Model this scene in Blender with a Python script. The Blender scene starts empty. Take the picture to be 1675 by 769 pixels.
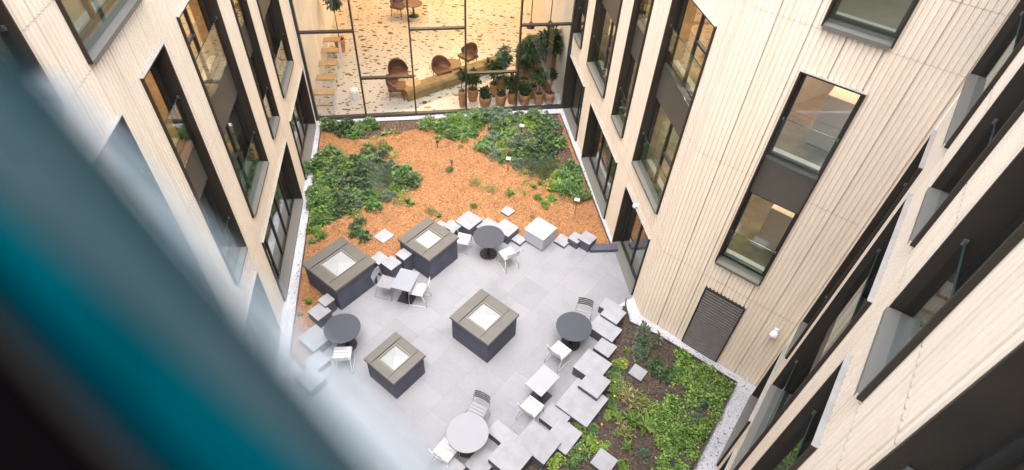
import bpy, bmesh, math, random
from math import sin, cos, radians as R, pi
from mathutils import Vector, Matrix
random.seed(7)
sc = bpy.context.scene
COL = sc.collection

# ------------------------------------------------------------------ camera
CAM = Vector((0, 0, 11.85))
AX_R = Vector((0.99760183, 0.04939265, 0.0484867)).normalized()
AX_D = Vector((0.06921412, -0.71190963, -0.69885198)).normalized()
AX_F = Vector((0.0, 0.70053197, -0.71362101)).normalized()
cd = bpy.data.cameras.new('camera')
cam = bpy.data.objects.new('camera', cd); COL.objects.link(cam)
cam.matrix_world = Matrix(((AX_R.x, -AX_D.x, -AX_F.x, CAM.x), (AX_R.y, -AX_D.y, -AX_F.y, CAM.y),
                           (AX_R.z, -AX_D.z, -AX_F.z, CAM.z), (0, 0, 0, 1)))
cd.sensor_width = 36; cd.lens = 941.445 / 1675 * 36
cd.clip_start = 0.02; cd.clip_end = 500
cd.dof.use_dof = True; cd.dof.focus_distance = 12.5; cd.dof.aperture_fstop = 2.1
sc.camera = cam

# ------------------------------------------------------------------ sky, sun, exposure
w = bpy.data.worlds.new('World'); sc.world = w; w.use_nodes = True
SUN_EL, SUN_ROT = R(74), R(175)
nt = w.node_tree; nt.nodes.clear()
sky = nt.nodes.new('ShaderNodeTexSky'); sky.sky_type = 'NISHITA'; sky.sun_disc = False
sky.sun_elevation = SUN_EL; sky.sun_rotation = SUN_ROT
sky.dust_density = 4.0; sky.air_density = 1.0; sky.ozone_density = 0.6
bg = nt.nodes.new('ShaderNodeBackground'); bg.inputs[1].default_value = 0.15
ow = nt.nodes.new('ShaderNodeOutputWorld')
hs = nt.nodes.new('ShaderNodeHueSaturation'); hs.inputs['Saturation'].default_value = 0.55      # overcast: a greyer sky
nt.links.new(sky.outputs[0], hs.inputs['Color']); nt.links.new(hs.outputs[0], bg.inputs[0]); nt.links.new(bg.outputs[0], ow.inputs[0])
sl = bpy.data.lights.new('sun', 'SUN'); sl.energy = 1.15; sl.angle = R(70); sl.color = (1, 0.975, 0.94)
so = bpy.data.objects.new('sun', sl); COL.objects.link(so)
dirv = Vector((sin(SUN_ROT) * cos(SUN_EL), cos(SUN_ROT) * cos(SUN_EL), sin(SUN_EL)))
so.rotation_euler = dirv.to_track_quat('Z', 'Y').to_euler(); so.location = (0, 0, 40)
sc.view_settings.view_transform = 'Standard'; sc.view_settings.look = 'None'
sc.view_settings.gamma = 1; sc.view_settings.use_curve_mapping = False
sc.view_settings.exposure = 2.2
sc.cycles.max_bounces = 7; sc.cycles.diffuse_bounces = 4; sc.cycles.glossy_bounces = 3
sc.cycles.transparent_max_bounces = 14; sc.cycles.transmission_bounces = 4
sc.cycles.caustics_reflective = False; sc.cycles.caustics_refractive = False
sc.cycles.sample_clamp_indirect = 6.0

# ------------------------------------------------------------------ materials
def nmat(name):
    m = bpy.data.materials.new(name); m.use_nodes = True
    t = m.node_tree; return m, t, t.nodes['Principled BSDF']
def N(t, kind, **kw):
    n = t.nodes.new(kind)
    for k, v in kw.items(): setattr(n, k, v)
    return n
def ramp(t, fac, stops, interp='LINEAR'):
    r = N(t, 'ShaderNodeValToRGB'); cr = r.color_ramp; cr.interpolation = interp
    while len(cr.elements) < len(stops): cr.elements.new(0.5)
    for e, (p, c) in zip(cr.elements, stops): e.position = p; e.color = (*c, 1) if len(c) == 3 else c
    t.links.new(fac, r.inputs[0]); return r.outputs[0]
def noise(t, vec, scale, detail=4, rough=0.55):
    n = N(t, 'ShaderNodeTexNoise'); n.inputs['Scale'].default_value = scale
    n.inputs['Detail'].default_value = detail; n.inputs['Roughness'].default_value = rough
    if vec is not None: t.links.new(vec, n.inputs['Vector'])
    return n.outputs['Fac']
def mapping(t, vec, scale=(1, 1, 1), rot=(0, 0, 0)):
    m = N(t, 'ShaderNodeMapping'); m.inputs['Scale'].default_value = scale; m.inputs['Rotation'].default_value = rot
    t.links.new(vec, m.inputs['Vector']); return m.outputs[0]
def bump(t, bs, h, strength=0.3, dist=0.02):
    b = N(t, 'ShaderNodeBump'); b.inputs['Strength'].default_value = strength; b.inputs['Distance'].default_value = dist
    t.links.new(h, b.inputs['Height']); t.links.new(b.outputs[0], bs.inputs['Normal'])
def mixc(t, fac, a, b, mode='MIX'):
    m = N(t, 'ShaderNodeMix'); m.data_type = 'RGBA'; m.blend_type = mode
    for i, x in ((0, fac), (6, a), (7, b)):
        if isinstance(x, (int, float)): m.inputs[i].default_value = x
        elif isinstance(x, tuple): m.inputs[i].default_value = (*x, 1)
        else: t.links.new(x, m.inputs[i])
    return m.outputs[2]
def plain(name, c, rough=0.6, metal=0.0, var=0.12, scale=6.0, spec=0.5, bs_=0.0):
    m, t, b = nmat(name)
    co = N(t, 'ShaderNodeTexCoord').outputs['Object']
    f = noise(t, co, scale)
    lo = tuple(x * (1 - var) for x in c); hi = tuple(min(1, x * (1 + var)) for x in c)
    t.links.new(ramp(t, f, [(0.3, lo), (0.7, hi)]), b.inputs['Base Color'])
    b.inputs['Roughness'].default_value = rough; b.inputs['Metallic'].default_value = metal
    b.inputs['Specular IOR Level'].default_value = spec
    if bs_: bump(t, b, noise(t, co, scale * 12), bs_, 0.004)
    return m

def m_wood_clad():
    m, t, b = nmat('whitewashed_timber')
    co = N(t, 'ShaderNodeTexCoord').outputs['Object']
    sep = N(t, 'ShaderNodeSeparateXYZ'); t.links.new(co, sep.inputs[0])
    dv = N(t, 'ShaderNodeMath', operation='DIVIDE'); dv.inputs[1].default_value = 0.0875; t.links.new(sep.outputs[0], dv.inputs[0])
    fl = N(t, 'ShaderNodeMath', operation='FLOOR'); t.links.new(dv.outputs[0], fl.inputs[0])
    zf = N(t, 'ShaderNodeMath', operation='DIVIDE'); zf.inputs[1].default_value = 2.95; t.links.new(sep.outputs[2], zf.inputs[0])
    fz = N(t, 'ShaderNodeMath', operation='FLOOR'); t.links.new(zf.outputs[0], fz.inputs[0])
    cb = N(t, 'ShaderNodeCombineXYZ'); t.links.new(fl.outputs[0], cb.inputs[0]); t.links.new(fz.outputs[0], cb.inputs[1])
    wn = N(t, 'ShaderNodeTexWhiteNoise', noise_dimensions='3D'); t.links.new(cb.outputs[0], wn.inputs['Vector'])
    grain = noise(t, mapping(t, co, (38, 38, 1.3)), 1.0, 5, 0.6)
    blot = noise(t, mapping(t, co, (4.0, 4.0, 0.35)), 1.0, 4)
    c1 = ramp(t, wn.outputs[0], [(0.0, (0.79, 0.685, 0.555)), (0.5, (0.805, 0.705, 0.575)), (1.0, (0.815, 0.72, 0.595))])
    g1 = ramp(t, grain, [(0.25, (0.92, 0.90, 0.875)), (0.6, (1, 1, 1))])
    c2 = mixc(t, 1.0, c1, g1, 'MULTIPLY')
    g2 = ramp(t, blot, [(0.3, (0.94, 0.925, 0.91)), (0.55, (1, 1, 1))])
    t.links.new(mixc(t, 1.0, c2, g2, 'MULTIPLY'), b.inputs['Base Color'])
    b.inputs['Roughness'].default_value = 0.8; b.inputs['Specular IOR Level'].default_value = 0.12
    bump(t, b, grain, 0.15, 0.004)
    return m
def m_glass(name, tint=(0.93, 0.96, 0.95), refl=1.0, r0=0.15):
    m = bpy.data.materials.new(name); m.use_nodes = True; t = m.node_tree
    t.nodes.clear()
    out = N(t, 'ShaderNodeOutputMaterial'); tr = N(t, 'ShaderNodeBsdfTransparent'); tr.inputs[0].default_value = (*tint, 1)
    gl = N(t, 'ShaderNodeBsdfGlossy'); gl.inputs['Roughness'].default_value = 0.015; gl.inputs[0].default_value = (refl * .93, refl * .98, refl, 1)
    geo = N(t, 'ShaderNodeNewGeometry')
    dt = N(t, 'ShaderNodeVectorMath', operation='DOT_PRODUCT'); t.links.new(geo.outputs['Incoming'], dt.inputs[0]); t.links.new(geo.outputs['Normal'], dt.inputs[1])
    ab = N(t, 'ShaderNodeMath', operation='ABSOLUTE'); t.links.new(dt.outputs['Value'], ab.inputs[0])
    iv = N(t, 'ShaderNodeMath', operation='SUBTRACT'); iv.inputs[0].default_value = 1.0; t.links.new(ab.outputs[0], iv.inputs[1])
    pw = N(t, 'ShaderNodeMath', operation='POWER'); pw.inputs[1].default_value = 4.0; t.links.new(iv.outputs[0], pw.inputs[0])
    fr = N(t, 'ShaderNodeMath', operation='MULTIPLY_ADD'); t.links.new(pw.outputs[0], fr.inputs[0]); fr.inputs[1].default_value = 1 - r0; fr.inputs[2].default_value = r0
    mx = N(t, 'ShaderNodeMixShader'); t.links.new(fr.outputs[0], mx.inputs[0])
    t.links.new(tr.outputs[0], mx.inputs[1]); t.links.new(gl.outputs[0], mx.inputs[2])
    co = N(t, 'ShaderNodeTexCoord').outputs['Object']
    bp = N(t, 'ShaderNodeBump'); bp.inputs['Strength'].default_value = 0.02; bp.inputs['Distance'].default_value = 0.05
    t.links.new(noise(t, co, 0.9, 1), bp.inputs['Height']); t.links.new(bp.outputs[0], gl.inputs['Normal'])
    t.links.new(mx.outputs[0], out.inputs[0])
    return m
def m_leaf(name, stops, rough=0.5, trans=0.25):
    m, t, b = nmat(name)
    g = N(t, 'ShaderNodeNewGeometry')
    oi = N(t, 'ShaderNodeObjectInfo')
    a = N(t, 'ShaderNodeMath', operation='ADD'); t.links.new(g.outputs['Random Per Island'], a.inputs[0])
    ml = N(t, 'ShaderNodeMath', operation='MULTIPLY'); ml.inputs[1].default_value = 0.45; t.links.new(oi.outputs['Random'], ml.inputs[0])
    t.links.new(ml.outputs[0], a.inputs[1])
    sb = N(t, 'ShaderNodeMath', operation='SUBTRACT'); sb.inputs[1].default_value = 0.22; t.links.new(a.outputs[0], sb.inputs[0])
    c = ramp(t, sb.outputs[0], stops)
    t.links.new(c, b.inputs['Base Color']); b.inputs['Roughness'].default_value = rough
    tl = N(t, 'ShaderNodeBsdfTranslucent'); t.links.new(c, tl.inputs[0])
    mx = N(t, 'ShaderNodeMixShader'); mx.inputs[0].default_value = trans
    t.links.new(b.outputs[0], mx.inputs[1]); t.links.new(tl.outputs[0], mx.inputs[2])
    t.links.new(mx.outputs[0], t.nodes['Material Output'].inputs[0])
    return m
def m_island(name, stops, rough=0.8):
    m, t, b = nmat(name)
    g = N(t, 'ShaderNodeNewGeometry')
    t.links.new(ramp(t, g.outputs['Random Per Island'], stops), b.inputs['Base Color'])
    b.inputs['Roughness'].default_value = rough
    return m
def m_paving():
    m, t, b = nmat('pale_concrete_paving')
    co = N(t, 'ShaderNodeTexCoord').outputs['Object']
    rc = mapping(t, co, (1, 1, 1), (0, 0, -R(53.82)))
    br = N(t, 'ShaderNodeTexBrick'); t.links.new(rc, br.inputs['Vector'])
    br.offset = 0.5; br.inputs['Scale'].default_value = 1.0
    br.inputs['Brick Width'].default_value = 0.8; br.inputs['Row Height'].default_value = 0.8
    br.inputs['Mortar Size'].default_value = 0.005; br.inputs['Mortar Smooth'].default_value = 0.4; br.inputs['Bias'].default_value = 0.0
    br.inputs['Color1'].default_value = (0.200, 0.202, 0.218, 1); br.inputs['Color2'].default_value = (0.230, 0.231, 0.248, 1)
    br.inputs['Mortar'].default_value = (0.172, 0.174, 0.188, 1)
    n1 = noise(t, co, 0.9, 5, 0.6); n2 = noise(t, co, 14, 4, 0.6)
    g1 = ramp(t, n1, [(0.3, (0.80, 0.80, 0.82)), (0.45, (0.95, 0.95, 0.96)), (0.7, (1.06, 1.06, 1.06))])
    g2 = ramp(t, n2, [(0.3, (0.94, 0.94, 0.94)), (0.7, (1.03, 1.03, 1.03))])
    c = mixc(t, 1.0, mixc(t, 1.0, br.outputs[0], g1, 'MULTIPLY'), g2, 'MULTIPLY')
    t.links.new(c, b.inputs['Base Color']); b.inputs['Roughness'].default_value = 0.7
    bump(t, b, noise(t, co, 90, 2), 0.12, 0.003)
    return m
def m_speck(name, base, hi, dark, scale, dens, rough=0.85, bs=0.5):
    m, t, b = nmat(name)
    co = N(t, 'ShaderNodeTexCoord').outputs['Object']
    v = N(t, 'ShaderNodeTexVoronoi'); v.inputs['Scale'].default_value = scale; t.links.new(co, v.inputs['Vector'])
    sp = N(t, 'ShaderNodeSeparateColor'); t.links.new(v.outputs['Color'], sp.inputs[0])
    c = ramp(t, sp.outputs[0], [(0.0, dark), (dens, dark), (dens + 0.02, base), (1.0, hi)])
    n = noise(t, co, 1.5, 4)
    c = mixc(t, 1.0, c, ramp(t, n, [(0.3, (0.78, 0.78, 0.78)), (0.7, (1.06, 1.06, 1.06))]), 'MULTIPLY')
    t.links.new(c, b.inputs['Base Color']); b.inputs['Roughness'].default_value = rough
    if bs: bump(t, b, v.outputs['Distance'], bs, 0.02)
    return m
def m_terrazzo():
    m, t, b = nmat('spotted_terrazzo')
    co = N(t, 'ShaderNodeTexCoord').outputs['Object']
    wv = N(t, 'ShaderNodeTexNoise'); wv.inputs['Scale'].default_value = 3.0; t.links.new(co, wv.inputs['Vector'])
    c = (0.46, 0.455, 0.44)
    col = None
    for sc_, rad, dc, rot, st in ((2.6, 0.19, (0.085, 0.045, 0.02), 0.2, 1.4), (3.5, 0.16, (0.14, 0.085, 0.04), 0.5, 1.6), (5.6, 0.18, (0.10, 0.055, 0.025), 0.1, 1.4)):
        mp = mapping(t, co, (sc_, sc_ * st, sc_), (0, 0, rot))
        wm = N(t, 'ShaderNodeVectorMath', operation='MULTIPLY_ADD'); t.links.new(wv.outputs['Color'], wm.inputs[0])
        wm.inputs[1].default_value = (0.5, 0.5, 0); t.links.new(mp, wm.inputs[2])
        v = N(t, 'ShaderNodeTexVoronoi'); v.voronoi_dimensions = '2D'; t.links.new(wm.outputs[0], v.inputs['Vector']); v.inputs['Scale'].default_value = 1.0
        f = N(t, 'ShaderNodeMath', operation='LESS_THAN'); t.links.new(v.outputs['Distance'], f.inputs[0])
        sp = N(t, 'ShaderNodeSeparateColor'); t.links.new(v.outputs['Color'], sp.inputs[0])
        rr = N(t, 'ShaderNodeMath', operation='MULTIPLY_ADD'); rr.inputs[1].default_value = rad * 3.9; rr.inputs[2].default_value = -rad * 2.2; t.links.new(sp.outputs[1], rr.inputs[0])
        t.links.new(rr.outputs[0], f.inputs[1])
        col = mixc(t, f.outputs[0], c if col is None else col, dc)
    t.links.new(col, b.inputs['Base Color']); b.inputs['Roughness'].default_value = 0.28
    return m
def m_emit(name, c, s):
    m, t, b = nmat(name); b.inputs['Emission Color'].default_value = (*c, 1); b.inputs['Emission Strength'].default_value = s
    b.inputs['Base Color'].default_value = (0.8, 0.8, 0.8, 1); return m
def m_sash(name, c1, c2, alpha=None):
    m, t, b = nmat(name)
    co = N(t, 'ShaderNodeTexCoord').outputs['Object']
    f = noise(t, mapping(t, co, (3.0, 75, 75)), 1.0, 2, 0.5)
    f2 = noise(t, mapping(t, co, (14.0, 30, 30)), 1.0, 2, 0.5)
    c = mixc(t, 0.4, ramp(t, f, [(0.3, c1), (0.7, c2)]), ramp(t, f2, [(0.3, c1), (0.7, c2)]))
    t.links.new(c, b.inputs['Base Color']); b.inputs['Roughness'].default_value = 0.6; b.inputs['Specular IOR Level'].default_value = 0.0
    if alpha is not None:
        t.links.new(ramp(t, f, [(0.25, (alpha[0],) * 3), (0.75, (alpha[1],) * 3)]), b.inputs['Alpha'])
    return m

def m_painted_reflection():  # bright glass reflection painted as pale streaks with fading alpha
    m, t, b = nmat('painted_reflection_pane')
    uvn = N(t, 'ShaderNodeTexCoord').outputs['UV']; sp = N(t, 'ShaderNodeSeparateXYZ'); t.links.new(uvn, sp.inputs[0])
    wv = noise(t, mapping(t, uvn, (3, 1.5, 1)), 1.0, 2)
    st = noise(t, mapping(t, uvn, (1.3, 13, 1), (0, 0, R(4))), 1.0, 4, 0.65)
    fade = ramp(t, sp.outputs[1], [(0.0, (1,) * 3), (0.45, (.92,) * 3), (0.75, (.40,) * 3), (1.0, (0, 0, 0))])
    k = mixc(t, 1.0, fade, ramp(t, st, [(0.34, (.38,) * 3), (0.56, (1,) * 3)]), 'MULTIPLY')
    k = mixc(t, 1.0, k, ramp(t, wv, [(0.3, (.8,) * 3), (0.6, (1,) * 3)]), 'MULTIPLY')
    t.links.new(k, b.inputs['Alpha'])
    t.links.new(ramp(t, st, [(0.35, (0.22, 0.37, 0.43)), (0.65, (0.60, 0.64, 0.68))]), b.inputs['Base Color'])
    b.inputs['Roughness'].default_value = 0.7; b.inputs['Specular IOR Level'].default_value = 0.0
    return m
M = dict(
    wood=m_wood_clad(), joint=plain('joint_shadow_gap', (0.60, 0.52, 0.42)),
    bronze=plain('dark_bronze_metal', (0.030, 0.024, 0.0185), 0.55, 0.0, 0.15, 3, 0.25),
    frame=plain('black_window_frame', (0.022, 0.022, 0.022), 0.4),
    sill=plain('grey_metal_sill', (0.135, 0.13, 0.115), 0.5, 0.0, 0.05, 1.0),
    flash=plain('pale_head_flashing', (0.32, 0.305, 0.285), 0.5),
    spandrel=plain('brown_grey_spandrel', (0.085, 0.074, 0.060), 0.5, 0, 0.08, 1.5),
    glass=m_glass('window_glass', (0.93, 0.945, 0.935), 1.0), clear=m_glass('clear_hall_glass', (0.97, 0.97, 0.96), 1.0, 0.05), guard=m_glass('guard_glass', (0.92, 0.96, 0.94), 0.8, 0.03),
    gedge=plain('green_glass_edge', (0.022, 0.05, 0.05), 0.2),
    clip=plain('steel_clip', (0.20, 0.195, 0.185), 0.35, 0.6),
    louvre=plain('dark_louvre', (0.018, 0.016, 0.015), 0.6), slat=plain('louvre_slat', (0.12, 0.108, 0.098), 0.5),
    paving=m_paving(),
    ground=plain('far_ground', (0.40, 0.40, 0.40)),
    gravel=m_speck('white_gravel', (0.43, 0.435, 0.47), (0.52, 0.525, 0.56), (0.33, 0.32, 0.32), 42, 0.02, 0.9, 0.5),
    pebble=m_island('white_pebbles', [(0.0, (0.36, 0.35, 0.35)), (0.05, (0.44, 0.40, 0.42)), (1, (0.58, 0.58, 0.61))]),
    litter=m_island('leaf_litter', [(0.0, (0.06, 0.045, 0.03)), (0.6, (0.16, 0.10, 0.05)), (1, (0.25, 0.2, 0.08))]),
    mulch=m_speck('orange_wood_mulch', (0.265, 0.118, 0.043), (0.33, 0.16, 0.067), (0.16, 0.066, 0.024), 34, 0.12, 0.9, 0.8),
    chip=m_island('orange_wood_chip', [(0.0, (0.14, 0.06, 0.022)), (0.35, (0.255, 0.117, 0.044)), (0.85, (0.335, 0.168, 0.07)), (1, (0.43, 0.27, 0.15))]),
    soil=m_speck('dark_brown_soil', (0.048, 0.034, 0.027), (0.085, 0.06, 0.045), (0.022, 0.016, 0.013), 30, 0.15, 0.95, 0.8),
    soilchip=m_island('brown_bark', [(0.0, (0.03, 0.021, 0.016)), (0.75, (0.095, 0.06, 0.04)), (1, (0.2, 0.13, 0.085))]),
    steel_edge=plain('dark_steel_edging', (0.06, 0.058, 0.055), 0.5),
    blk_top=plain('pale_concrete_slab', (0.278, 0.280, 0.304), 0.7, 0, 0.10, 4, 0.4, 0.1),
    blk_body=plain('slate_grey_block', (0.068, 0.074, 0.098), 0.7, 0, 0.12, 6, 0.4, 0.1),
    blk_white=plain('white_painted_block', (0.36, 0.362, 0.395), 0.6, 0, 0.03, 3),
    curb=plain('slate_blue_upstand', (0.070, 0.078, 0.108), 0.75, 0, 0.16, 3.5, 0.3, 0.12),
    cap=plain('taupe_metal_capping', (0.125, 0.115, 0.10), 0.42, 0.25, 0.07, 2.5),
    skyglass=plain('opal_skylight_glazing', (0.27, 0.28, 0.285), 0.10, 0, 0.02, 2),
    skyline=plain('glazing_bar_grey', (0.33, 0.33, 0.33), 0.4),
    t_dark=plain('charcoal_tabletop', (0.036, 0.040, 0.053), 0.5, 0, 0.06, 4),
    t_white=plain('white_tabletop', (0.215, 0.218, 0.24), 0.4, 0, 0.02, 4),
    t_grey=plain('light_grey_tabletop', (0.21, 0.22, 0.25), 0.4, 0, 0.03, 4),
    t_pale=plain('pale_grey_tabletop', (0.265, 0.268, 0.295), 0.4, 0, 0.03, 4),
    black=plain('black_cast_base', (0.015, 0.015, 0.017), 0.5),
    ch_white=plain('white_powder_coat', (0.47, 0.47, 0.48), 0.4, 0, 0.02, 5),
    ch_grey=plain('warm_grey_powder_coat', (0.22, 0.22, 0.235), 0.45, 0, 0.05, 5),
    ch_dark=plain('dark_grey_powder_coat', (0.06, 0.058, 0.06), 0.45, 0, 0.05, 5),
    terracotta=plain('terracotta', (0.40, 0.20, 0.105), 0.75, 0, 0.12, 7, 0.3, 0.1),
    soilpot=plain('potting_soil', (0.03, 0.02, 0.015), 0.95),
    trunk=plain('bark', (0.10, 0.065, 0.04), 0.9, 0, 0.3, 20),
    terrazzo=m_terrazzo(), inwall=plain('white_plaster', (0.72, 0.71, 0.68), 0.8, 0, 0.02, 1),
    roomfloor=plain('room_floor_oak', (0.26, 0.165, 0.085), 0.5, 0, 0.35, 4), roomgrey=plain('room_floor_concrete', (0.25, 0.205, 0.15), 0.8, 0, 0.3, 2.2),
    roomwall=plain('room_wall', (0.56, 0.48, 0.38), 0.8), blind=plain('beige_blind', (0.55, 0.47, 0.38), 0.8, 0, 0.04),
    oak=plain('light_oak', (0.38, 0.26, 0.14), 0.55, 0, 0.2, 9), logw=plain('weathered_oak_log', (0.22, 0.155, 0.07), 0.7, 0, 0.25, 5, 0.3, 0.2),
    leather=plain('brown_leather', (0.075, 0.026, 0.016), 0.45, 0, 0.1, 8), brownwood=plain('walnut_top', (0.13, 0.07, 0.038), 0.45, 0, 0.15, 8),
    white=plain('white_enamel', (0.75, 0.75, 0.75), 0.35, 0, 0.03), signplate=plain('pale_sign_plate', (0.40, 0.42, 0.39), 0.45),
    rust=plain('rusty_stake', (0.12, 0.06, 0.035), 0.7), blackplastic=plain('black_plastic', (0.02, 0.02, 0.025), 0.4),
    bluelens=plain('dark_blue_lens', (0.02, 0.035, 0.09), 0.3),
    lf_dark=m_leaf('leaf_dark_green', [(0, (0.017, 0.038, 0.015)), (0.5, (0.048, 0.093, 0.034)), (1, (0.12, 0.172, 0.062))]),
    lf_mid=m_leaf('leaf_mid_green', [(0, (0.03, 0.075, 0.018)), (0.5, (0.085, 0.17, 0.045)), (1, (0.19, 0.30, 0.085))]),
    lf_bright=m_leaf('leaf_bright_green', [(0, (0.045, 0.105, 0.014)), (0.5, (0.14, 0.245, 0.036)), (1, (0.29, 0.40, 0.075))]),
    lf_yel=m_leaf('leaf_yellow_green', [(0, (0.11, 0.165, 0.03)), (0.5, (0.24, 0.285, 0.065)), (1, (0.46, 0.44, 0.15))]),
    lf_pale=m_leaf('leaf_pale_green', [(0, (0.07, 0.14, 0.03)), (0.5, (0.16, 0.25, 0.06)), (1, (0.32, 0.39, 0.13))]),
    lf_cover=m_leaf('leaf_ground_cover', [(0, (0.022, 0.062, 0.01)), (0.4, (0.085, 0.18, 0.024)), (0.75, (0.19, 0.315, 0.046)), (1, (0.38, 0.46, 0.13))]),
    lf_grey=m_leaf('leaf_grey_green', [(0, (0.04, 0.07, 0.045)), (0.5, (0.09, 0.14, 0.085)), (1, (0.19, 0.25, 0.155))]),
    lf_straw=m_leaf('leaf_straw', [(0, (0.11, 0.14, 0.04)), (0.5, (0.22, 0.22, 0.08)), (1, (0.42, 0.38, 0.17))]),
    lf_pot=m_leaf('leaf_houseplant', [(0, (0.009, 0.026, 0.009)), (0.5, (0.021, 0.052, 0.016)), (1, (0.045, 0.09, 0.028))]),
    petal=plain('orange_petals', (0.80, 0.26, 0.03), 0.6), petal_y=plain('yellow_petals', (0.80, 0.62, 0.06), 0.6),
    sash_black=plain('black_sash_frame', (0.0012, 0.0010, 0.0012), 1.0, spec=0.0), sash_navy=m_sash('dark_teal_band', (0.0, 0.003, 0.006), (0.0, 0.010, 0.015)), sash_seal=plain('grey_sash_gasket', (0.010, 0.0095, 0.0095), 0.9, spec=0.05),
    sash_teal=m_sash('deep_teal_glass_edge', (0.0, 0.004, 0.008), (0.0, 0.046, 0.060)),
    sash_pale=m_sash('pale_teal_reflection', (0.003, 0.020, 0.026), (0.026, 0.040, 0.046), (0.72, 0.97)),
    sash_reflection=m_painted_reflection(),
)

def per_object_tone(m, lo, hi):
    t = m.node_tree; b = t.nodes['Principled BSDF']; l = b.inputs['Base Color'].links[0]; src = l.from_socket
    oi = N(t, 'ShaderNodeObjectInfo'); k = ramp(t, oi.outputs['Random'], [(0, (lo,) * 3), (1, (hi,) * 3)])
    co = N(t, 'ShaderNodeTexCoord').outputs['Object']
    st = ramp(t, noise(t, co, 3.0, 6, 0.7), [(0.34, (0.91, 0.905, 0.89)), (0.5, (1, 1, 1))])
    t.links.new(mixc(t, 1.0, mixc(t, 1.0, src, k, 'MULTIPLY'), st, 'MULTIPLY'), b.inputs['Base Color'])
per_object_tone(M['blk_top'], 0.88, 1.0); per_object_tone(M['curb'], 0.9, 1.0); per_object_tone(M['cap'], 0.92, 1.0)
# ------------------------------------------------------------------ mesh builder
class MB:
    def __init__(self): self.v = []; self.f = []; self.m = []; self.mi = 0; self.smooth = False
    def poly(self, pts):
        b = len(self.v); self.v += [tuple(p) for p in pts]; self.f.append(tuple(range(b, b + len(pts)))); self.m.append(self.mi)
    def box(self, x0, x1, y0, y1, z0, z1, mat=None):
        b = len(self.v)
        P = [(x, y, z) for z in (z0, z1) for y in (y0, y1) for x in (x0, x1)]
        if mat is not None: P = [tuple(mat @ Vector(p)) for p in P]
        self.v += P
        for q in ((0, 2, 3, 1), (4, 5, 7, 6), (0, 1, 5, 4), (2, 6, 7, 3), (0, 4, 6, 2), (1, 3, 7, 5)):
            self.f.append(tuple(b + i for i in q)); self.m.append(self.mi)
    def cbox(self, c, s, mat=None):
        self.box(c[0] - s[0] / 2, c[0] + s[0] / 2, c[1] - s[1] / 2, c[1] + s[1] / 2, c[2] - s[2] / 2, c[2] + s[2] / 2, mat)
    def lathe(self, prof, n=24, c=(0, 0, 0), cap=True):
        b = len(self.v)
        for (r, z) in prof:
            for k in range(n):
                a = 2 * pi * k / n; self.v.append((c[0] + r * cos(a), c[1] + r * sin(a), c[2] + z))
        for j in range(len(prof) - 1):
            for k in range(n):
                self.f.append((b + j * n + k, b + j * n + (k + 1) % n, b + (j + 1) * n + (k + 1) % n, b + (j + 1) * n + k)); self.m.append(self.mi)
        if cap:
            for j in (0, len(prof) - 1):
                self.f.append(tuple(b + j * n + k for k in (range(n) if j else reversed(range(n))))); self.m.append(self.mi)
    def tube(self, pts, r, n=6):
        pts = [Vector(p) for p in pts]; rings = []
        for i, p in enumerate(pts):
            d = (pts[min(i + 1, len(pts) - 1)] - pts[max(i - 1, 0)]).normalized()
            a = d.cross(Vector((0, 0, 1)) if abs(d.z) < 0.95 else Vector((1, 0, 0))).normalized(); c = d.cross(a)
            rr = r[i] if isinstance(r, (list, tuple)) else r
            b = len(self.v)
            for k in range(n):
                t = 2 * pi * k / n; self.v.append(tuple(p + a * cos(t) * rr + c * sin(t) * rr))
            rings.append(b)
        for i in range(len(rings) - 1):
            for k in range(n):
                self.f.append((rings[i] + k, rings[i] + (k + 1) % n, rings[i + 1] + (k + 1) % n, rings[i + 1] + k)); self.m.append(self.mi)
        for b in (rings[0], rings[-1]): self.f.append(tuple(b + k for k in range(n))); self.m.append(self.mi)
    def build(self, name, mat, parent=None, smooth=False, bevel=0.0):
        me = bpy.data.meshes.new(name); me.from_pydata(self.v, [], self.f)
        for x in (mat if isinstance(mat, (list, tuple)) else [mat]): me.materials.append(x)
        if isinstance(mat, (list, tuple)): me.polygons.foreach_set('material_index', self.m)
        if smooth: me.polygons.foreach_set('use_smooth', [True] * len(me.polygons))
        me.update()
        if bevel:
            bm = bmesh.new(); bm.from_mesh(me); bmesh.ops.recalc_face_normals(bm, faces=bm.faces)
            bmesh.ops.bevel(bm, geom=bm.edges[:], offset=bevel, segments=2, profile=0.7, affect='EDGES'); bm.to_mesh(me); bm.free()
        o = bpy.data.objects.new(name, me); COL.objects.link(o)
        if parent is not None: o.parent = parent
        return o
def tag(o, label=None, cat=None, group=None, kind=None):
    if label: o['label'] = label
    if cat: o['category'] = cat
    if group: o['group'] = group
    if kind: o['kind'] = kind
    return o
def empty(name, loc, rz=0, label=None, cat=None, group=None):
    o = bpy.data.objects.new(name, None); o.empty_display_size = 0.2; COL.objects.link(o)
    o.location = loc; o.rotation_euler = (0, 0, rz); return tag(o, label, cat, group)
def dup(o, loc, rz=0.0, label=None, group=None, scale=None):
    r = o.copy(); COL.objects.link(r); r.location = loc; r.rotation_euler = (0, 0, rz)
    if scale: r.scale = scale
    if label: r['label'] = label
    if group: r['group'] = group
    for ch in o.children:
        c = ch.copy(); COL.objects.link(c); c.parent = r
        for g in ch.children:
            d = g.copy(); COL.objects.link(d); d.parent = c
    return r

TH = R(53.8217)
UU = Vector((cos(TH), sin(TH))); VV = Vector((-sin(TH), cos(TH)))
def uv(u, v): p = UU * u + VV * v; return (p.x, p.y)

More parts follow.
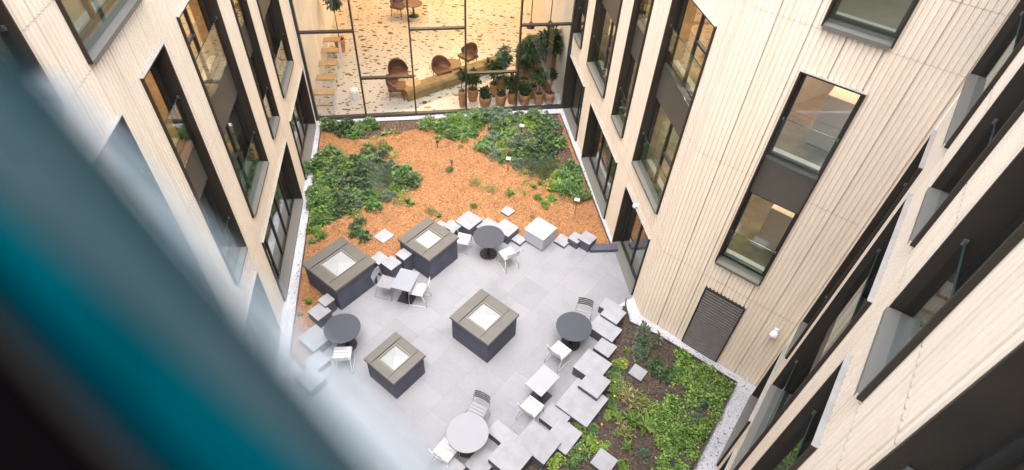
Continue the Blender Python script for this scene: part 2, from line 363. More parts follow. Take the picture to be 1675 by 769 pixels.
# ------------------------------------------------------------------ the setting: ground sheets
def ngon_sheet(name, pts, z, mat, kind='structure', cut=None, hfun=None):
    bm = bmesh.new(); vs = [bm.verts.new((x, y, z)) for x, y in pts]; bm.faces.new(vs)
    if cut:
        xs = [p[0] for p in pts]; ys = [p[1] for p in pts]
        for ax, lo, hi in ((0, min(xs), max(xs)), (1, min(ys), max(ys))):
            k = lo + cut
            while k < hi:
                no = Vector((1, 0, 0)) if ax == 0 else Vector((0, 1, 0)); co = no * k
                bmesh.ops.bisect_plane(bm, geom=bm.verts[:] + bm.edges[:] + bm.faces[:], plane_co=co, plane_no=no); k += cut
        bmesh.ops.triangulate(bm, faces=bm.faces[:])
        if hfun:
            for v in bm.verts: v.co.z = hfun(v.co.x, v.co.y)
    bmesh.ops.recalc_face_normals(bm, faces=bm.faces[:])
    if sum(f.normal.z for f in bm.faces) < 0: bmesh.ops.reverse_faces(bm, faces=bm.faces[:])
    me = bpy.data.meshes.new(name); bm.to_mesh(me); bm.free(); me.materials.append(mat)
    if hfun: me.polygons.foreach_set('use_smooth', [True] * len(me.polygons))
    o = bpy.data.objects.new(name, me); COL.objects.link(o); o['kind'] = kind
    return o
from mathutils import noise as mn
def hn(x, y, base, a1, a2): return base + a1 * mn.noise((x * 0.9, y * 0.9, 3.1)) + a2 * mn.noise((x * 5, y * 5, 7.7))
def inpoly(x, y, P):
    c = False; j = len(P) - 1
    for i in range(len(P)):
        if (P[i][1] > y) != (P[j][1] > y) and x < (P[j][0] - P[i][0]) * (y - P[i][1]) / (P[j][1] - P[i][1]) + P[i][0]: c = not c
        j = i
    return c

ngon_sheet('ground', [(-150, -150), (150, -150), (150, 150), (-150, 150)], -0.3, M['ground'])
# facade lines
A0 = Vector((2.5523, 13.5516)); AU = R(-78.93)
D0 = Vector((-6.28198, 12.18082)); DU = R(-79.43)
B0 = Vector((5.5195, 7.5470)); BU = R(-36.18)          # origin where ub = 0
C0 = Vector((5.98770, 7.20461)); CU = R(-123.93)
def dv(a): return Vector((cos(a), sin(a)))
cAB = Vector((3.4278, 9.0768)); cBC = Vector((5.9877, 7.2046)); cDT = Vector((-7.1037, 16.5843)); cTA = Vector((1.5964, 18.4373))
dEnd = D0 + dv(DU) * 16; cEnd = C0 + dv(CU) * 13
gpoly = [tuple(p) for p in (dEnd, cDT, cTA, cAB, cBC, cEnd)]
ngon_sheet('gravel_strip', gpoly, 0.0, M['gravel'])
north_line = [(2.93, 11.28), uv(10.45, 5.02), uv(10.33, 5.32), uv(10.1, 5.6), uv(9.75, 6.15), uv(9.32, 6.58), uv(9.26, 6.98), uv(9.0, 7.5), uv(8.75, 7.95),
              uv(8.3, 8.18), uv(8.15, 8.45), uv(7.16, 7.96), uv(6.48, 8.2), uv(6.1, 8.3), uv(6.0, 8.67), uv(5.07, 9.02), uv(4.29, 8.64), uv(3.98, 8.55), uv(3.43, 8.04), uv(3.08, 7.55), uv(2.74, 7.27)]
east_line = [uv(3.29, 3.46), uv(3.8, 3.15), uv(4.16, 2.7), uv(4.8, 2.48), uv(5.25, 2.22), uv(6.19, 2.31), uv(6.68, 2.33), uv(7.1, 2.62), uv(7.77, 2.69), uv(8.17, 2.97), uv(8.62, 3.03), uv(8.89, 3.23), (3.08, 9.5)]
terr = north_line + [(-5.05, 6.6), (-3.2, -3.4), (-1.5, -3.5), (-0.8, 2.2)] + east_line + [(3.30, 9.62), (2.98, 11.26)]
ngon_sheet('terrace', terr, 0.006, M['paving'])
mulch_poly = [(-6.80, 16.26), (1.44, 17.88), (2.86, 11.3)] + north_line[1:] + [(-4.98, 7.2)]
HM = lambda x, y: hn(x, y, 0.045, 0.02, 0.018)
ngon_sheet('mulch_bed', mulch_poly, 0.03, M['mulch'], cut=0.12, hfun=HM)
soil_poly = east_line[::-1][1:] + [(-0.3, 1.9), (2.1, 2.2), (4.12, 5.12), (5.49, 7.23), (3.81, 8.41), (3.12, 8.77), (3.06, 9.3)]
HS = lambda x, y: hn(x, y, 0.06, 0.03, 0.03)
ngon_sheet('soil_bed', soil_poly, 0.03, M['soil'], cut=0.12, hfun=HS)
for P, h in (([(0.94, 15.57), (1.40, 16.05), (1.75, 15.9), (1.87, 15.1), (1.5, 14.6), (1.05, 14.9)], 0.012), ([(1.0, 17.75), (1.35, 17.9), (1.55, 16.9), (1.4, 16.3), (1.1, 16.9)], 0.012),
             ([(-6.65, 16.3), (-3.0, 17.0), (-2.9, 16.75), (-4.1, 16.1), (-5.2, 15.6), (-6.5, 15.85)], 0.012)):
    ngon_sheet('soil_patch', P, 0.05, M['soil'], cut=0.12, hfun=lambda x, y: HM(x, y) + 0.014)
# chips lying on the mulch, bark on the soil, pebbles on the gravel: nobody could count them
def scatter(name, poly, n, fn, mat, hfun, seed, reject=None):
    rnd = random.Random(seed); mb = MB()
    xs = [p[0] for p in poly]; ys = [p[1] for p in poly]; k = 0
    while k < n:
        x = rnd.uniform(min(xs), max(xs)); y = rnd.uniform(min(ys), max(ys))
        if not inpoly(x, y, poly) or (reject and reject(x, y)): continue
        fn(mb, x, y, hfun(x, y), rnd); k += 1
    return tag(mb.build(name, mat), kind='stuff')
def chip(L0, L1):
    def f(mb, x, y, z, r):
        l = r.uniform(L0, L1); wd = l * r.uniform(0.25, 0.5); a = r.uniform(0, 2 * pi)
        m = Matrix.Translation((x, y, z + 0.008)) @ Matrix.Rotation(a, 4, 'Z') @ Matrix.Rotation(r.gauss(0, 0.35), 4, 'X') @ Matrix.Rotation(r.gauss(0, 0.3), 4, 'Y')
        mb.box(-l / 2, l / 2, -wd / 2, wd / 2, -0.004, 0.004, m)
    return f
def pebble(mb, x, y, z, r):
    s = r.uniform(0.008, 0.02); b = len(mb.v)
    mb.v += [(x, y, z + s)] + [(x + s * r.uniform(.8, 1.3) * cos(a), y + s * r.uniform(.8, 1.3) * sin(a), z + 0.2 * s) for a in (0.3, 1.5, 2.9, 4.0, 5.2)]
    for k in range(5): mb.f.append((b, b + 1 + k, b + 1 + (k + 1) % 5)); mb.m.append(0)
scatter('wood_chips', mulch_poly, 20000, chip(0.02, 0.07), M['chip'], HM, 3)
scatter('bark_pieces', soil_poly, 3500, chip(0.02, 0.07), M['soilchip'], HS, 4)
def near_line(x, y):
    p = Vector((x, y)); d = min((p - (Vector(a) + (Vector(b) - Vector(a)) * max(0, min(1, (p - Vector(a)).dot(Vector(b) - Vector(a)) / (Vector(b) - Vector(a)).length_squared)))).length for a, b in zip(north_line[:-1], north_line[1:]))
    return d > abs(random.gauss(0, .22))
scatter('spilled_chips', terr, 170, chip(0.015, 0.05), M['chip'], lambda x, y: 0.004, 11, near_line)
inbeds = lambda x, y: inpoly(x, y, mulch_poly) or inpoly(x, y, soil_poly) or inpoly(x, y, terr)
scatter('pebbles', gpoly, 9000, pebble, M['pebble'], lambda x, y: 0.0, 5, inbeds)
def litter(mb, x, y, z, r):
    s = r.uniform(0.012, 0.04); a = r.uniform(0, 6.28); m = Matrix.Translation((x, y, z + 0.022)) @ Matrix.Rotation(a, 4, 'Z') @ Matrix.Rotation(r.gauss(0, .3), 4, 'X')
    mb.poly([m @ Vector(p) for p in ((-s, 0, 0), (0, -s * .4, 0), (s, 0, 0), (0, s * .4, 0.003))])
scatter('leaf_litter', [(3.1, 9.2), (3.9, 8.6), (5.9, 7.3), (4.3, 4.5), (1.5, 11.2), (2.9, 11.3), (1.5, 18.3), (-7, 16.6), (-5, 6)], 420, litter, M['litter'], lambda x, y: 0.0, 6, inbeds)
# edging
def edging(pts, z, label):
    mb = MB()
    for (a, b) in zip(pts[:-1], pts[1:]):
        a = Vector(a); b = Vector(b); d = (b - a); L = d.length; an = math.atan2(d.y, d.x)
        mb.box(0.004, L - 0.004, -0.012, 0.012, -0.02, z, Matrix.Translation((a.x, a.y, 0)) @ Matrix.Rotation(an, 4, 'Z'))
    tag(mb.build('garden_edging', M['steel_edge']), label, 'edging')
edging([(-4.98, 7.2), (-6.80, 16.26), (1.44, 17.88), (2.86, 11.3), (3.02, 11.27)], 0.10, 'thin dark steel edging round the orange mulch bed')
edging([(3.10, 9.52), (3.06, 9.3), (3.12, 8.77), (3.81, 8.41), (5.49, 7.23), (4.12, 5.12), (2.1, 2.2)], 0.11, 'thin dark steel edging round the green planting bed below the louvre')

# ------------------------------------------------------------------ facades
PITCH, CROWN, DEP = 0.0875, 0.056, 0.024
def clad_mesh(s0, s1, z0, z1, ops, joints, o):
    sb = set([s0, s1]); prof = []
    k0 = int(math.floor(s0 / PITCH)) - 1; k1 = int(math.ceil(s1 / PITCH)) + 1
    pts = []
    for k in range(k0, k1):
        b = k * PITCH
        seam = (k % 6 == 0)
        if seam: pts += [(b, -DEP - .035), (b + 0.015, -DEP - .035), (b + 0.0155, -DEP), (b + 0.022, -DEP)]
        else: pts += [(b, -DEP), (b + 0.022, -DEP)]
        pts += [(b + 0.031, 0.0), (b + 0.031 + CROWN - 0.009, 0.0)]
    def yat(s):
        for (a, ya), (c, yc) in zip(pts[:-1], pts[1:]):
            if a <= s <= c: return ya if c - a < 1e-9 else ya + (yc - ya) * (s - a) / (c - a)
        return 0
    br = sorted(set([round(p[0], 5) for p in pts if s0 < p[0] < s1] + [s0, s1] + [e for op in ops for e in op[:2] if s0 < e < s1]))
    mb = MB()
    for a, c in zip(br[:-1], br[1:]):
        if c - a < 1e-6: continue
        mid = (a + c) / 2
        cuts = [(op[2], op[3]) for op in ops if op[0] - 1e-6 < mid < op[1] + 1e-6]
        zs = sorted(set([z0, z1] + [z for q in cuts for z in q if z0 < z < z1] + [j + d for j in joints for d in (-0.004, 0.004) if z0 < j < z1]))
        ya, yc = yat(a + 1e-6), yat(c - 1e-6)
        for za, zb in zip(zs[:-1], zs[1:]):
            zm = (za + zb) / 2
            if any(q[0] < zm < q[1] for q in cuts): continue
            jt = zb - za < 0.011
            mb.mi = 1 if jt else 0
            e = -0.006 if jt else 0
            q = [(a, o * (ya + e), za), (c, o * (yc + e), za), (c, o * (yc + e), zb), (a, o * (ya + e), zb)]
            mb.poly(q)
    return mb
PR = 0.045   # how far the window surround stands proud of the boards
def window(fac, o, s0, s1, units, sp=None, ground=False, lights=None, guard=True, blinds=()):
    z0 = min(a for a, b in units); z1 = max(b for a, b in units)
    Y = lambda a, b: (min(o * a, o * b), max(o * a, o * b))
    T = 0.028
    mb = MB(); y = Y(PR, -0.30)
    mb.box(s0 - T, s0, *y, z0 - T, z1 + T); mb.box(s1, s1 + T, *y, z0 - T, z1 + T)
    mb.box(s0, s1, *y, z1, z1 + T); mb.box(s0, s1, *Y(-0.235, -0.30), z0 - T, z0)
    win = mb.build('window', M['bronze'], fac)
    mb = MB(); mb.box(s0 - T - .008, s1 + T + .008, *Y(PR + .01, -0.03), z1 + T + .001, z1 + T + .012)
    mb.build('head_flashing', M['flash'], win)
    for k, (a, b) in enumerate(units):
        lo = a; mb = MB()
        if k == 0: mb.poly([(s0 + .001, o * (PR + .015), lo + 0.006), (s1 - .001, o * (PR + .015), lo + 0.006), (s1 - .001, o * -0.235, lo + 0.03), (s0 + .001, o * -0.235, lo + 0.03)])
        else: mb.box(s0 + .001, s1 - .001, *Y(-0.13, -0.235), lo - .03, lo + 0.012)
        if k == 0: mb.poly([(s0 + .001, o * (PR + .015), lo + 0.006), (s1 - .001, o * (PR + .015), lo + 0.006), (s1 - .001, o * (PR + .013), lo - 0.06), (s0 + .001, o * (PR + .013), lo - 0.06)])
        mb.build('sill', M['sill'], win)
    W = s1 - s0; n = lights or max(1, round(W / 1.0)); fb = 0.055
    fm = MB(); y = Y(-0.185, -0.245)
    for (a, b) in units:
        a2 = a + 0.032
        fm.box(s0, s0 + fb, *y, a2, b); fm.box(s1 - fb, s1, *y, a2, b)
        fm.box(s0 + fb, s1 - fb, *y, b - fb, b); fm.box(s0 + fb, s1 - fb, *y, a2, a2 + fb)
        for k in range(1, n):
            c = s0 + W * k / n; fm.box(c - 0.03, c + 0.03, *y, a2 + fb, b - fb)
        if W > 1.5 and not ground:
            c = s0 + W / 2; fm.box(c + 0.03, s1 - fb, *Y(-0.18, -0.240), a2 + 0.95, a2 + 1.0)
    fm.build('frame', M['frame'], win)
    for (a, b) in units:
        for k in range(n):
            g = MB(); e0 = s0 + W * k / n + (fb if k == 0 else 0.03); e1 = s0 + W * (k + 1) / n - (fb if k == n - 1 else 0.03)
            g.box(e0, e1, *Y(-0.213, -0.222), a + 0.032 + fb, b - fb)
            g.build('pane', M['glass'], win)
    for (a, b) in units:
        if not ground:
            g = MB(); g.box(s0 + .01, s1 - .01, *Y(-0.31, -0.43), a + .03, a + .06); g.build('window_board', M['inwall'], win)
    if sp:
        g = MB()
        for (a, b) in zip(units[:-1], units[1:]): g.box(s0, s1, *Y(-0.13, -0.16), a[1] + .001, b[0] - .031)
        g.build('spandrel_panel', M['spandrel'], win)
    if guard and not ground:
        for (a, b) in units:
            g = MB(); g.mi = 0; g.box(s0 + .012, s1 - .012, *Y(-0.045, -0.055), a + 0.03, a + 0.86)
            g.mi = 1; g.box(s0 + .012, s1 - .012, *Y(-0.044, -0.056), a + 0.861, a + 0.869)
            g.mi = 2
            for c in (s0 + .012, s1 - .032): g.box(c, c + .02, *Y(-0.035, -0.065), a + 0.835, a + 0.885)
            g.build('guard_glass', [M['guard'], M['gedge'], M['clip']], win)
    return win
def facade(name, org, ang, o, s0, s1, z0, z1, wins, label, extra=()):
    f = empty(name, (org.x, org.y, 0), ang, label, 'building')
    ops = [(w[0], w[1], min(a for a, b in w[2]), max(b for a, b in w[2])) for w in wins] + list(extra)
    clad_mesh(s0, s1, z0, z1, ops, [2.42, 5.25, 8.10, 8.95, 11.0], o).build('cladding', [M['wood'], M['joint']], f)
    for w in wins: window(f, o, w[0], w[1], w[2], sp=len(w[2]) > 1, **(w[3] if len(w) > 3 else {}))
    return f
LO = [(2.97, 4.83), (5.67, 7.40)]
HI = [(8.20, 10.03), (10.87, 12.6)]; HL = [(8.20, 10.03)]
ZT = 13.4; ZL = 10.5
G = dict(ground=True)
facade('timber_facade', D0, DU, 1, -4.479, 16, -0.25, ZL, [
    (-3.15, -1.22, LO), (-0.28, 0.65, LO), (1.60, 3.50, LO), (4.42, 5.38, LO), (6.31, 7.25, LO),
    (4.45, 6.33, HL), (7.23, 8.2, HL), (9.1, 11.0, HL), (9.1, 11.0, LO),
    (-4.1, -1.22, [(0.08, 2.16)], dict(ground=True, lights=4)), (-0.27, 3.52, [(0.08, 2.16)], dict(ground=True, lights=5)), (4.43, 7.3, [(0.08, 2.16)], dict(ground=True, lights=4))],
    'long pale timber facade on the left of the courtyard, facing the garden')
fA = facade('timber_facade', A0, AU, -1, -4.978, 4.5596, -0.25, ZL, [
    (-4.85, -3.87, LO), (-2.94, -0.98, LO), (-0.04, 0.94, LO), (1.98, 3.86, LO), (-3.9, -2.0, HL), (0.9, 2.9, HL),
    (-4.86, -2.9, [(0.03, 2.12)], dict(ground=True, lights=2)), (-1.93, 0.98, [(0.03, 2.12)], dict(ground=True, lights=3)), (1.98, 3.89, [(0.02, 2.12)], dict(ground=True, lights=2))],
    'pale timber facade to the right of the atrium, with the terrace door')
fB = facade('timber_facade', B0, BU, -1, -2.5915, 0.58, -0.25, ZL, [
    (-1.42, -0.47, LO), (-1.42, -0.47, HL)], 'narrow angled pale timber facade with a dark louvre at its foot', extra=[(-1.40, -0.455, 0.02, 2.12)])
fC = facade('timber_facade', C0, CU, -1, 0.0, 13, -0.25, ZT, [
    (0.38, 1.38, LO), (2.12, 4.15, LO), (5.03, 6.05, LO), (0.10, 2.12, HI), (3.08, 4.07, HI), (5.04, 6.04, HI), (7.09, 9.0, HI), (7.09, 9.0, LO),
    (0.38, 2.4, [(0.12, 2.06)], dict(ground=True)), (3.1, 6.0, [(0.12, 2.06)], dict(ground=True))],
    'steeply seen timber facade along the right edge of the view')
# louvre in facade B
mb = MB()
mb.box(-1.40, -1.365, -0.04, 0.10, 0.02, 2.12); mb.box(-0.49, -0.455, -0.04, 0.10, 0.02, 2.12)
mb.box(-1.365, -0.49, -0.04, 0.10, 2.085, 2.12); mb.box(-1.365, -0.49, -0.04, 0.10, 0.02, 0.05); mb.box(-1.365, -0.49, 0.012, 0.10, 0.05, 2.085)
lv = mb.build('louvre', M['louvre'], fB)
mb = MB(); z = 0.06
while z < 2.07:
    mb.poly([(-1.365, -0.038, z), (-0.49, -0.038, z), (-0.49, 0.0, z + 0.016), (-1.365, 0.0, z + 0.016)])
    mb.box(-1.365, -0.49, -0.042, -0.0385, z - 0.02, z + 0.001); z += 0.086
mb.build('slats', M['slat'], lv)

# rooms behind the facades
def offset_poly(P, d, sgn):
    out = []
    for i, p in enumerate(P):
        ds = []
        if i > 0: ds.append((P[i] - P[i - 1]).normalized())
        if i < len(P) - 1: ds.append((P[i + 1] - P[i]).normalized())
        ns = [Vector((-q.y, q.x)) * sgn for q in ds]
        if len(ns) == 1: out.append(p + ns[0] * d)
        else:
            b = (ns[0] + ns[1]).normalized(); out.append(p + b * (d / max(0.3, b.dot(ns[0]))))
    return out
def rooms(P, sgn, near, far, top):
    a = offset_poly(P, near, sgn); b = offset_poly(P, far, sgn)
    for zt, mt in ((0.015, 'roomgrey'), (2.90, 'roomgrey'), (5.60, 'roomfloor'), (8.13, 'roomgrey'), (10.80, 'roomfloor'), (top, 'roomgrey')):
        if zt > top: continue
        mb = MB()
        for i in range(len(P) - 1):
            q = [a[i], a[i + 1], b[i + 1], b[i]]
            mb.poly([(p.x, p.y, zt) for p in q])
            if zt > 1:
                mb.mi = 1; mb.poly([(p.x, p.y, zt - 0.3) for p in q]); mb.poly([(a[i].x, a[i].y, zt - .3), (a[i + 1].x, a[i + 1].y, zt - .3), (a[i + 1].x, a[i + 1].y, zt), (a[i].x, a[i].y, zt)]); mb.mi = 0
        tag(mb.build('room_floor', [M[mt], M['roomwall']]), kind='structure')
    mb = MB()
    for i in range(len(P) - 1): mb.poly([(b[i].x, b[i].y, -.2), (b[i + 1].x, b[i + 1].y, -.2), (b[i + 1].x, b[i + 1].y, top + .1), (b[i].x, b[i].y, top + .1)])
    for i in (0, len(P) - 1): mb.poly([(a[i].x, a[i].y, -.2), (b[i].x, b[i].y, -.2), (b[i].x, b[i].y, top + .1), (a[i].x, a[i].y, top + .1)])
    for i in range(1, len(P) - 1): mb.poly([(a[i].x, a[i].y, -.2), (b[i].x, b[i].y, -.2), (b[i].x, b[i].y, top - .1), (a[i].x, a[i].y, top - .1)])
    tag(mb.build('room_wall', M['roomwall']), kind='structure')
rooms([cTA + dv(AU) * 0.05, cAB, cBC + dv(BU) * 0.0], 1, 0.31, 4.2, ZL)
rooms([cBC + dv(CU) * 0.32, cEnd], 1, 0.31, 3.9, ZT)
rooms([cDT + dv(DU) * 0.05, dEnd], -1, 0.31, 4.2, ZL)
def room_light(p, size, power, col=(1.0, 0.72, 0.42)):
    l = bpy.data.lights.new('lamp_and_fill_light', 'AREA'); l.shape = 'DISK'; l.size = size; l.energy = power; l.color = col
    o = bpy.data.objects.new('lamp_and_fill_light', l); COL.objects.link(o); o.location = p
def wall_pt(org, ang, s, dep, sgn): p = org + dv(ang) * s + Vector((-sin(ang), cos(ang))) * dep * sgn; return p
for s in (-2.2, 0.2, 2.5, 4.9): 
    p = wall_pt(D0, DU, s, 1.7, -1); room_light((p.x, p.y, 7.75), 0.7, 16, (1.0, 0.66, 0.33))
for s in (-4.3, -2.0, 0.5, 2.9):
    p = wall_pt(A0, AU, s, 1.7, 1); room_light((p.x, p.y, 7.75), 0.7, 15, (1.0, 0.76, 0.45)); room_light((p.x, p.y, 5.2), 0.6, 10, (1.0, 0.84, 0.55))
p = wall_pt(B0, BU, -0.9, 1.8, 1); room_light((p.x, p.y, 7.75), 0.7, 11, (1.0, 0.78, 0.55)); room_light((p.x, p.y, 5.2), 0.6, 11, (1.0, 0.85, 0.6))  # added fill lights; no lamp is seen behind this facade
# a beige roller panel leaning inside the window of facade B
def in_room(org, ang, s, dep, sgn, z, rz=0):
    p = wall_pt(org, ang, s, dep, sgn); return (p.x, p.y, z), ang + rz
for z, lab in ((5.60, 'beige storage cabinet standing inside the upper window of the angled facade'), (2.90, 'beige storage cabinet standing inside the lower window of the angled facade')):
    loc, rz = in_room(B0, BU, -0.62, 1.35, 1, z)
    cb = empty('cabinet', loc, rz, lab, 'cabinet')
    mb = MB(); mb.box(-.42, .42, -.22, .22, 0.04, 1.05); mb.build('carcass', M['blind'], cb, bevel=.01)
    mb = MB(); mb.box(-.38, .38, -.2, .2, 0.0, 0.04); mb.build('plinth', M['black'], cb)

# ------------------------------------------------------------------ atrium front and hall
TANG = R(12.0233); TD = dv(TANG); T0 = cDT - TD * 0.0
fT = empty('glazed_atrium_front', (T0.x, T0.y, 0), TANG, 'tall glazed atrium front with slim dark mullions at the end of the garden', 'building')
LT = (cTA - cDT).length
mx = [0.06, 1.73, 3.47, 5.26, 7.08, LT - 0.06]
def one_box(name, mat, par, *b):
    mb = MB(); mb.box(*b); return mb.build(name, M[mat], par)
for k, x in enumerate(mx):
    wd = 0.055 if 0 < k < 5 else 0.085
    one_box('mullion', 'frame', fT, x - wd / 2, x + wd / 2, -0.05, 0.10, 0.0, 8.6)
one_box('base_rail', 'frame', fT, 0.0, LT, -0.07, 0.02, -0.2, 0.0)
tz = [(3.19, 6.4), (1.53, 4.75, 8.0), (3.20, 6.4), (1.56, 4.8, 8.0), (3.23, 6.45)]
for k in range(5):
    for z in tz[k]: one_box('transom', 'frame', fT, mx[k] + .03, mx[k + 1] - .03, -0.04, 0.09, z - 0.03, z + 0.03)
    one_box('transom', 'frame', fT, mx[k] + .03, mx[k + 1] - .03, -0.06, 0.09, 0.0, 0.10)
    one_box('transom', 'frame', fT, mx[k] + .03, mx[k + 1] - .03, -0.04, 0.09, 8.54, 8.6)
for k in range(5):
    zz = [0.10] + [z for z in tz[k]] + [8.57]
    for a, b in zip(zz[:-1], zz[1:]):
        g = MB(); g.box(mx[k] + .028, mx[k + 1] - .028, 0.02, 0.03, a + .03, b - .03); g.build('pane', M['clear'], fT)
mb = clad_mesh(0.0, LT, 8.6, 9.2, [], [], -1); mb.build('cladding', [M['wood'], M['joint']], fT)
hallL = cDT + dv(DU) * -18; hallR = cTA + dv(AU) * -18
off = Vector((-TD.y, TD.x)) * 0.1
ngon_sheet('hall_floor', [tuple(cDT + off), tuple(cTA + off), tuple(hallR), tuple(hallL)], 0.012, M['terrazzo'])
mb = MB()
for a, b in ((cDT + off, hallL), (hallL, hallR), (hallR, cTA + off)): mb.poly([(a.x, a.y, 0), (b.x, b.y, 0), (b.x, b.y, 8.7), (a.x, a.y, 8.7)])
tag(mb.build('hall_wall', M['inwall']), kind='structure')
mb = MB(); P = [cDT + off, cTA + off, hallR, hallL]; mb.poly([(p.x, p.y, 8.65) for p in P]); tag(mb.build('hall_ceiling', M['inwall']), kind='structure')
WARM = (1.0, 0.56, 0.22)
for (x, y, pw) in ((-5.4, 28.0, 125), (-1.4, 28.5, 125), (-3.5, 32, 100)): room_light((x, y, 6.6), 1.6, pw, WARM)
room_light((-3.4, 20.6, 6.8), 2.0, 62, (1.0, 0.80, 0.58))  # added fill at the hall front, in place of blocked daylight

# ------------------------------------------------------------------ skylights
def skylight(U, V, w, d, h, gw, gd, label):
    c = uv(U, V); t = empty('roof_light', (c[0], c[1], 0), TH, label, 'skylight', 'square skylights on the terrace')
    ov = 0.035
    mb = MB(); mb.box(-w / 2 + ov, w / 2 - ov, -d / 2 + ov, d / 2 - ov, 0, h - 0.075); mb.build('upstand', M['curb'], t, bevel=0.006)
    a, b = gw / 2 + 0.05, gd / 2 + 0.05
    mb = MB(); z0, z1 = h - 0.075, h
    # the two long boards run through, the short ones fill between, one millimetre lower at the lap
    mb.box(-w / 2, w / 2, b, d / 2, z0, z1); mb.box(-w / 2, w / 2, -d / 2, -b, z0, z1)
    mb.box(-w / 2, -a, -b + .006, b - .006, z0, z1 - .004); mb.box(a, w / 2, -b + .006, b - .006, z0, z1 - .004)
    mb.build('capping', M['cap'], t, bevel=0.004)
    mb = MB(); mb.box(-w / 2 + .06, w / 2 - .06, -b - .002, -b + .004, z1 - .004, z1 + .012); mb.box(-w / 2 + .06, w / 2 - .06, b - .004, b + .002, z1 - .004, z1 + .012)
    mb.build('lap_joint', M['frame'], t)
    mb = MB(); z2 = h - 0.02
    mb.box(-a + .001, a - .001, b - .05, b - .007, z2 - .04, z2); mb.box(-a + .001, a - .001, -b + .007, -b + .05, z2 - .04, z2)
    mb.box(-a + .001, -a + .05, -b + .051, b - .051, z2 - .04, z2); mb.box(a - .05, a - .001, -b + .051, b - .051, z2 - .04, z2)
    fr = mb.build('glazing_frame', M['sill'], t)
    mb = MB(); x, y = a - .051, b - .051; zp = h - 0.055; ap = (0, 0, zp + 0.05)
    for q in (((-x, -y), (x, -y)), ((x, -y), (x, y)), ((x, y), (-x, y)), ((-x, y), (-x, -y))): mb.poly([(*q[0], zp), (*q[1], zp), ap])
    pn = mb.build('pane', M['skyglass'], fr)
    for q in ((-x, -y), (x, -y), (x, y), (-x, y)):
        mb = MB(); mb.tube([(q[0], q[1], zp + .002), (0, 0, ap[2] + .002)], .006, 6); mb.build('glazing_bar', M['skyline'], fr)
    return t
skylight(5.07, 9.02, 1.27, 1.32, 0.85, 0.62, 0.62, 'largest skylight with wide taupe capping, standing at the left end of the mulch bed')
skylight(7.16, 7.96, 1.12, 1.16, 0.85, 0.52, 0.50, 'skylight partly set in the mulch bed, between the stone blocks and the square grey table')
skylight(6.23, 5.19, 1.13, 1.19, 0.85, 0.56, 0.56, 'skylight standing alone in the middle of the open terrace')
skylight(4.13, 6.00, 0.95, 0.96, 0.75, 0.47, 0.46, 'smallest skylight, on the terrace near the painted glass reflection')

# ------------------------------------------------------------------ stone blocks
def block(U0, U1, V0, V1, h, label, kind='block', white=False, thin=False):
    w, d = U1 - U0, V1 - V0; c = uv((U0 + U1) / 2, (V0 + V1) / 2)
    t = empty('stone_block' if not thin else 'stepping_stone', (c[0], c[1], 0), TH, label, 'stone block' if not thin else 'stepping stone', 'stone blocks along the terrace edge')
    lid = 0.022 if not thin else 0.03; ov = 0.008
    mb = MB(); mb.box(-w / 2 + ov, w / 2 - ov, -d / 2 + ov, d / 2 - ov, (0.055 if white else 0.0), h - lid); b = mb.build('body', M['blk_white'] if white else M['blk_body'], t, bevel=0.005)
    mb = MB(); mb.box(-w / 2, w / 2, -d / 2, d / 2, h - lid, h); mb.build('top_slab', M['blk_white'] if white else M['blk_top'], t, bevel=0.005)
    if white:
        mb = MB(); mb.box(-w / 2 + .03, w / 2 - .03, -d / 2 + .03, d / 2 - .03, 0, 0.055); mb.build('plinth', M['blk_body'], t)
    return t
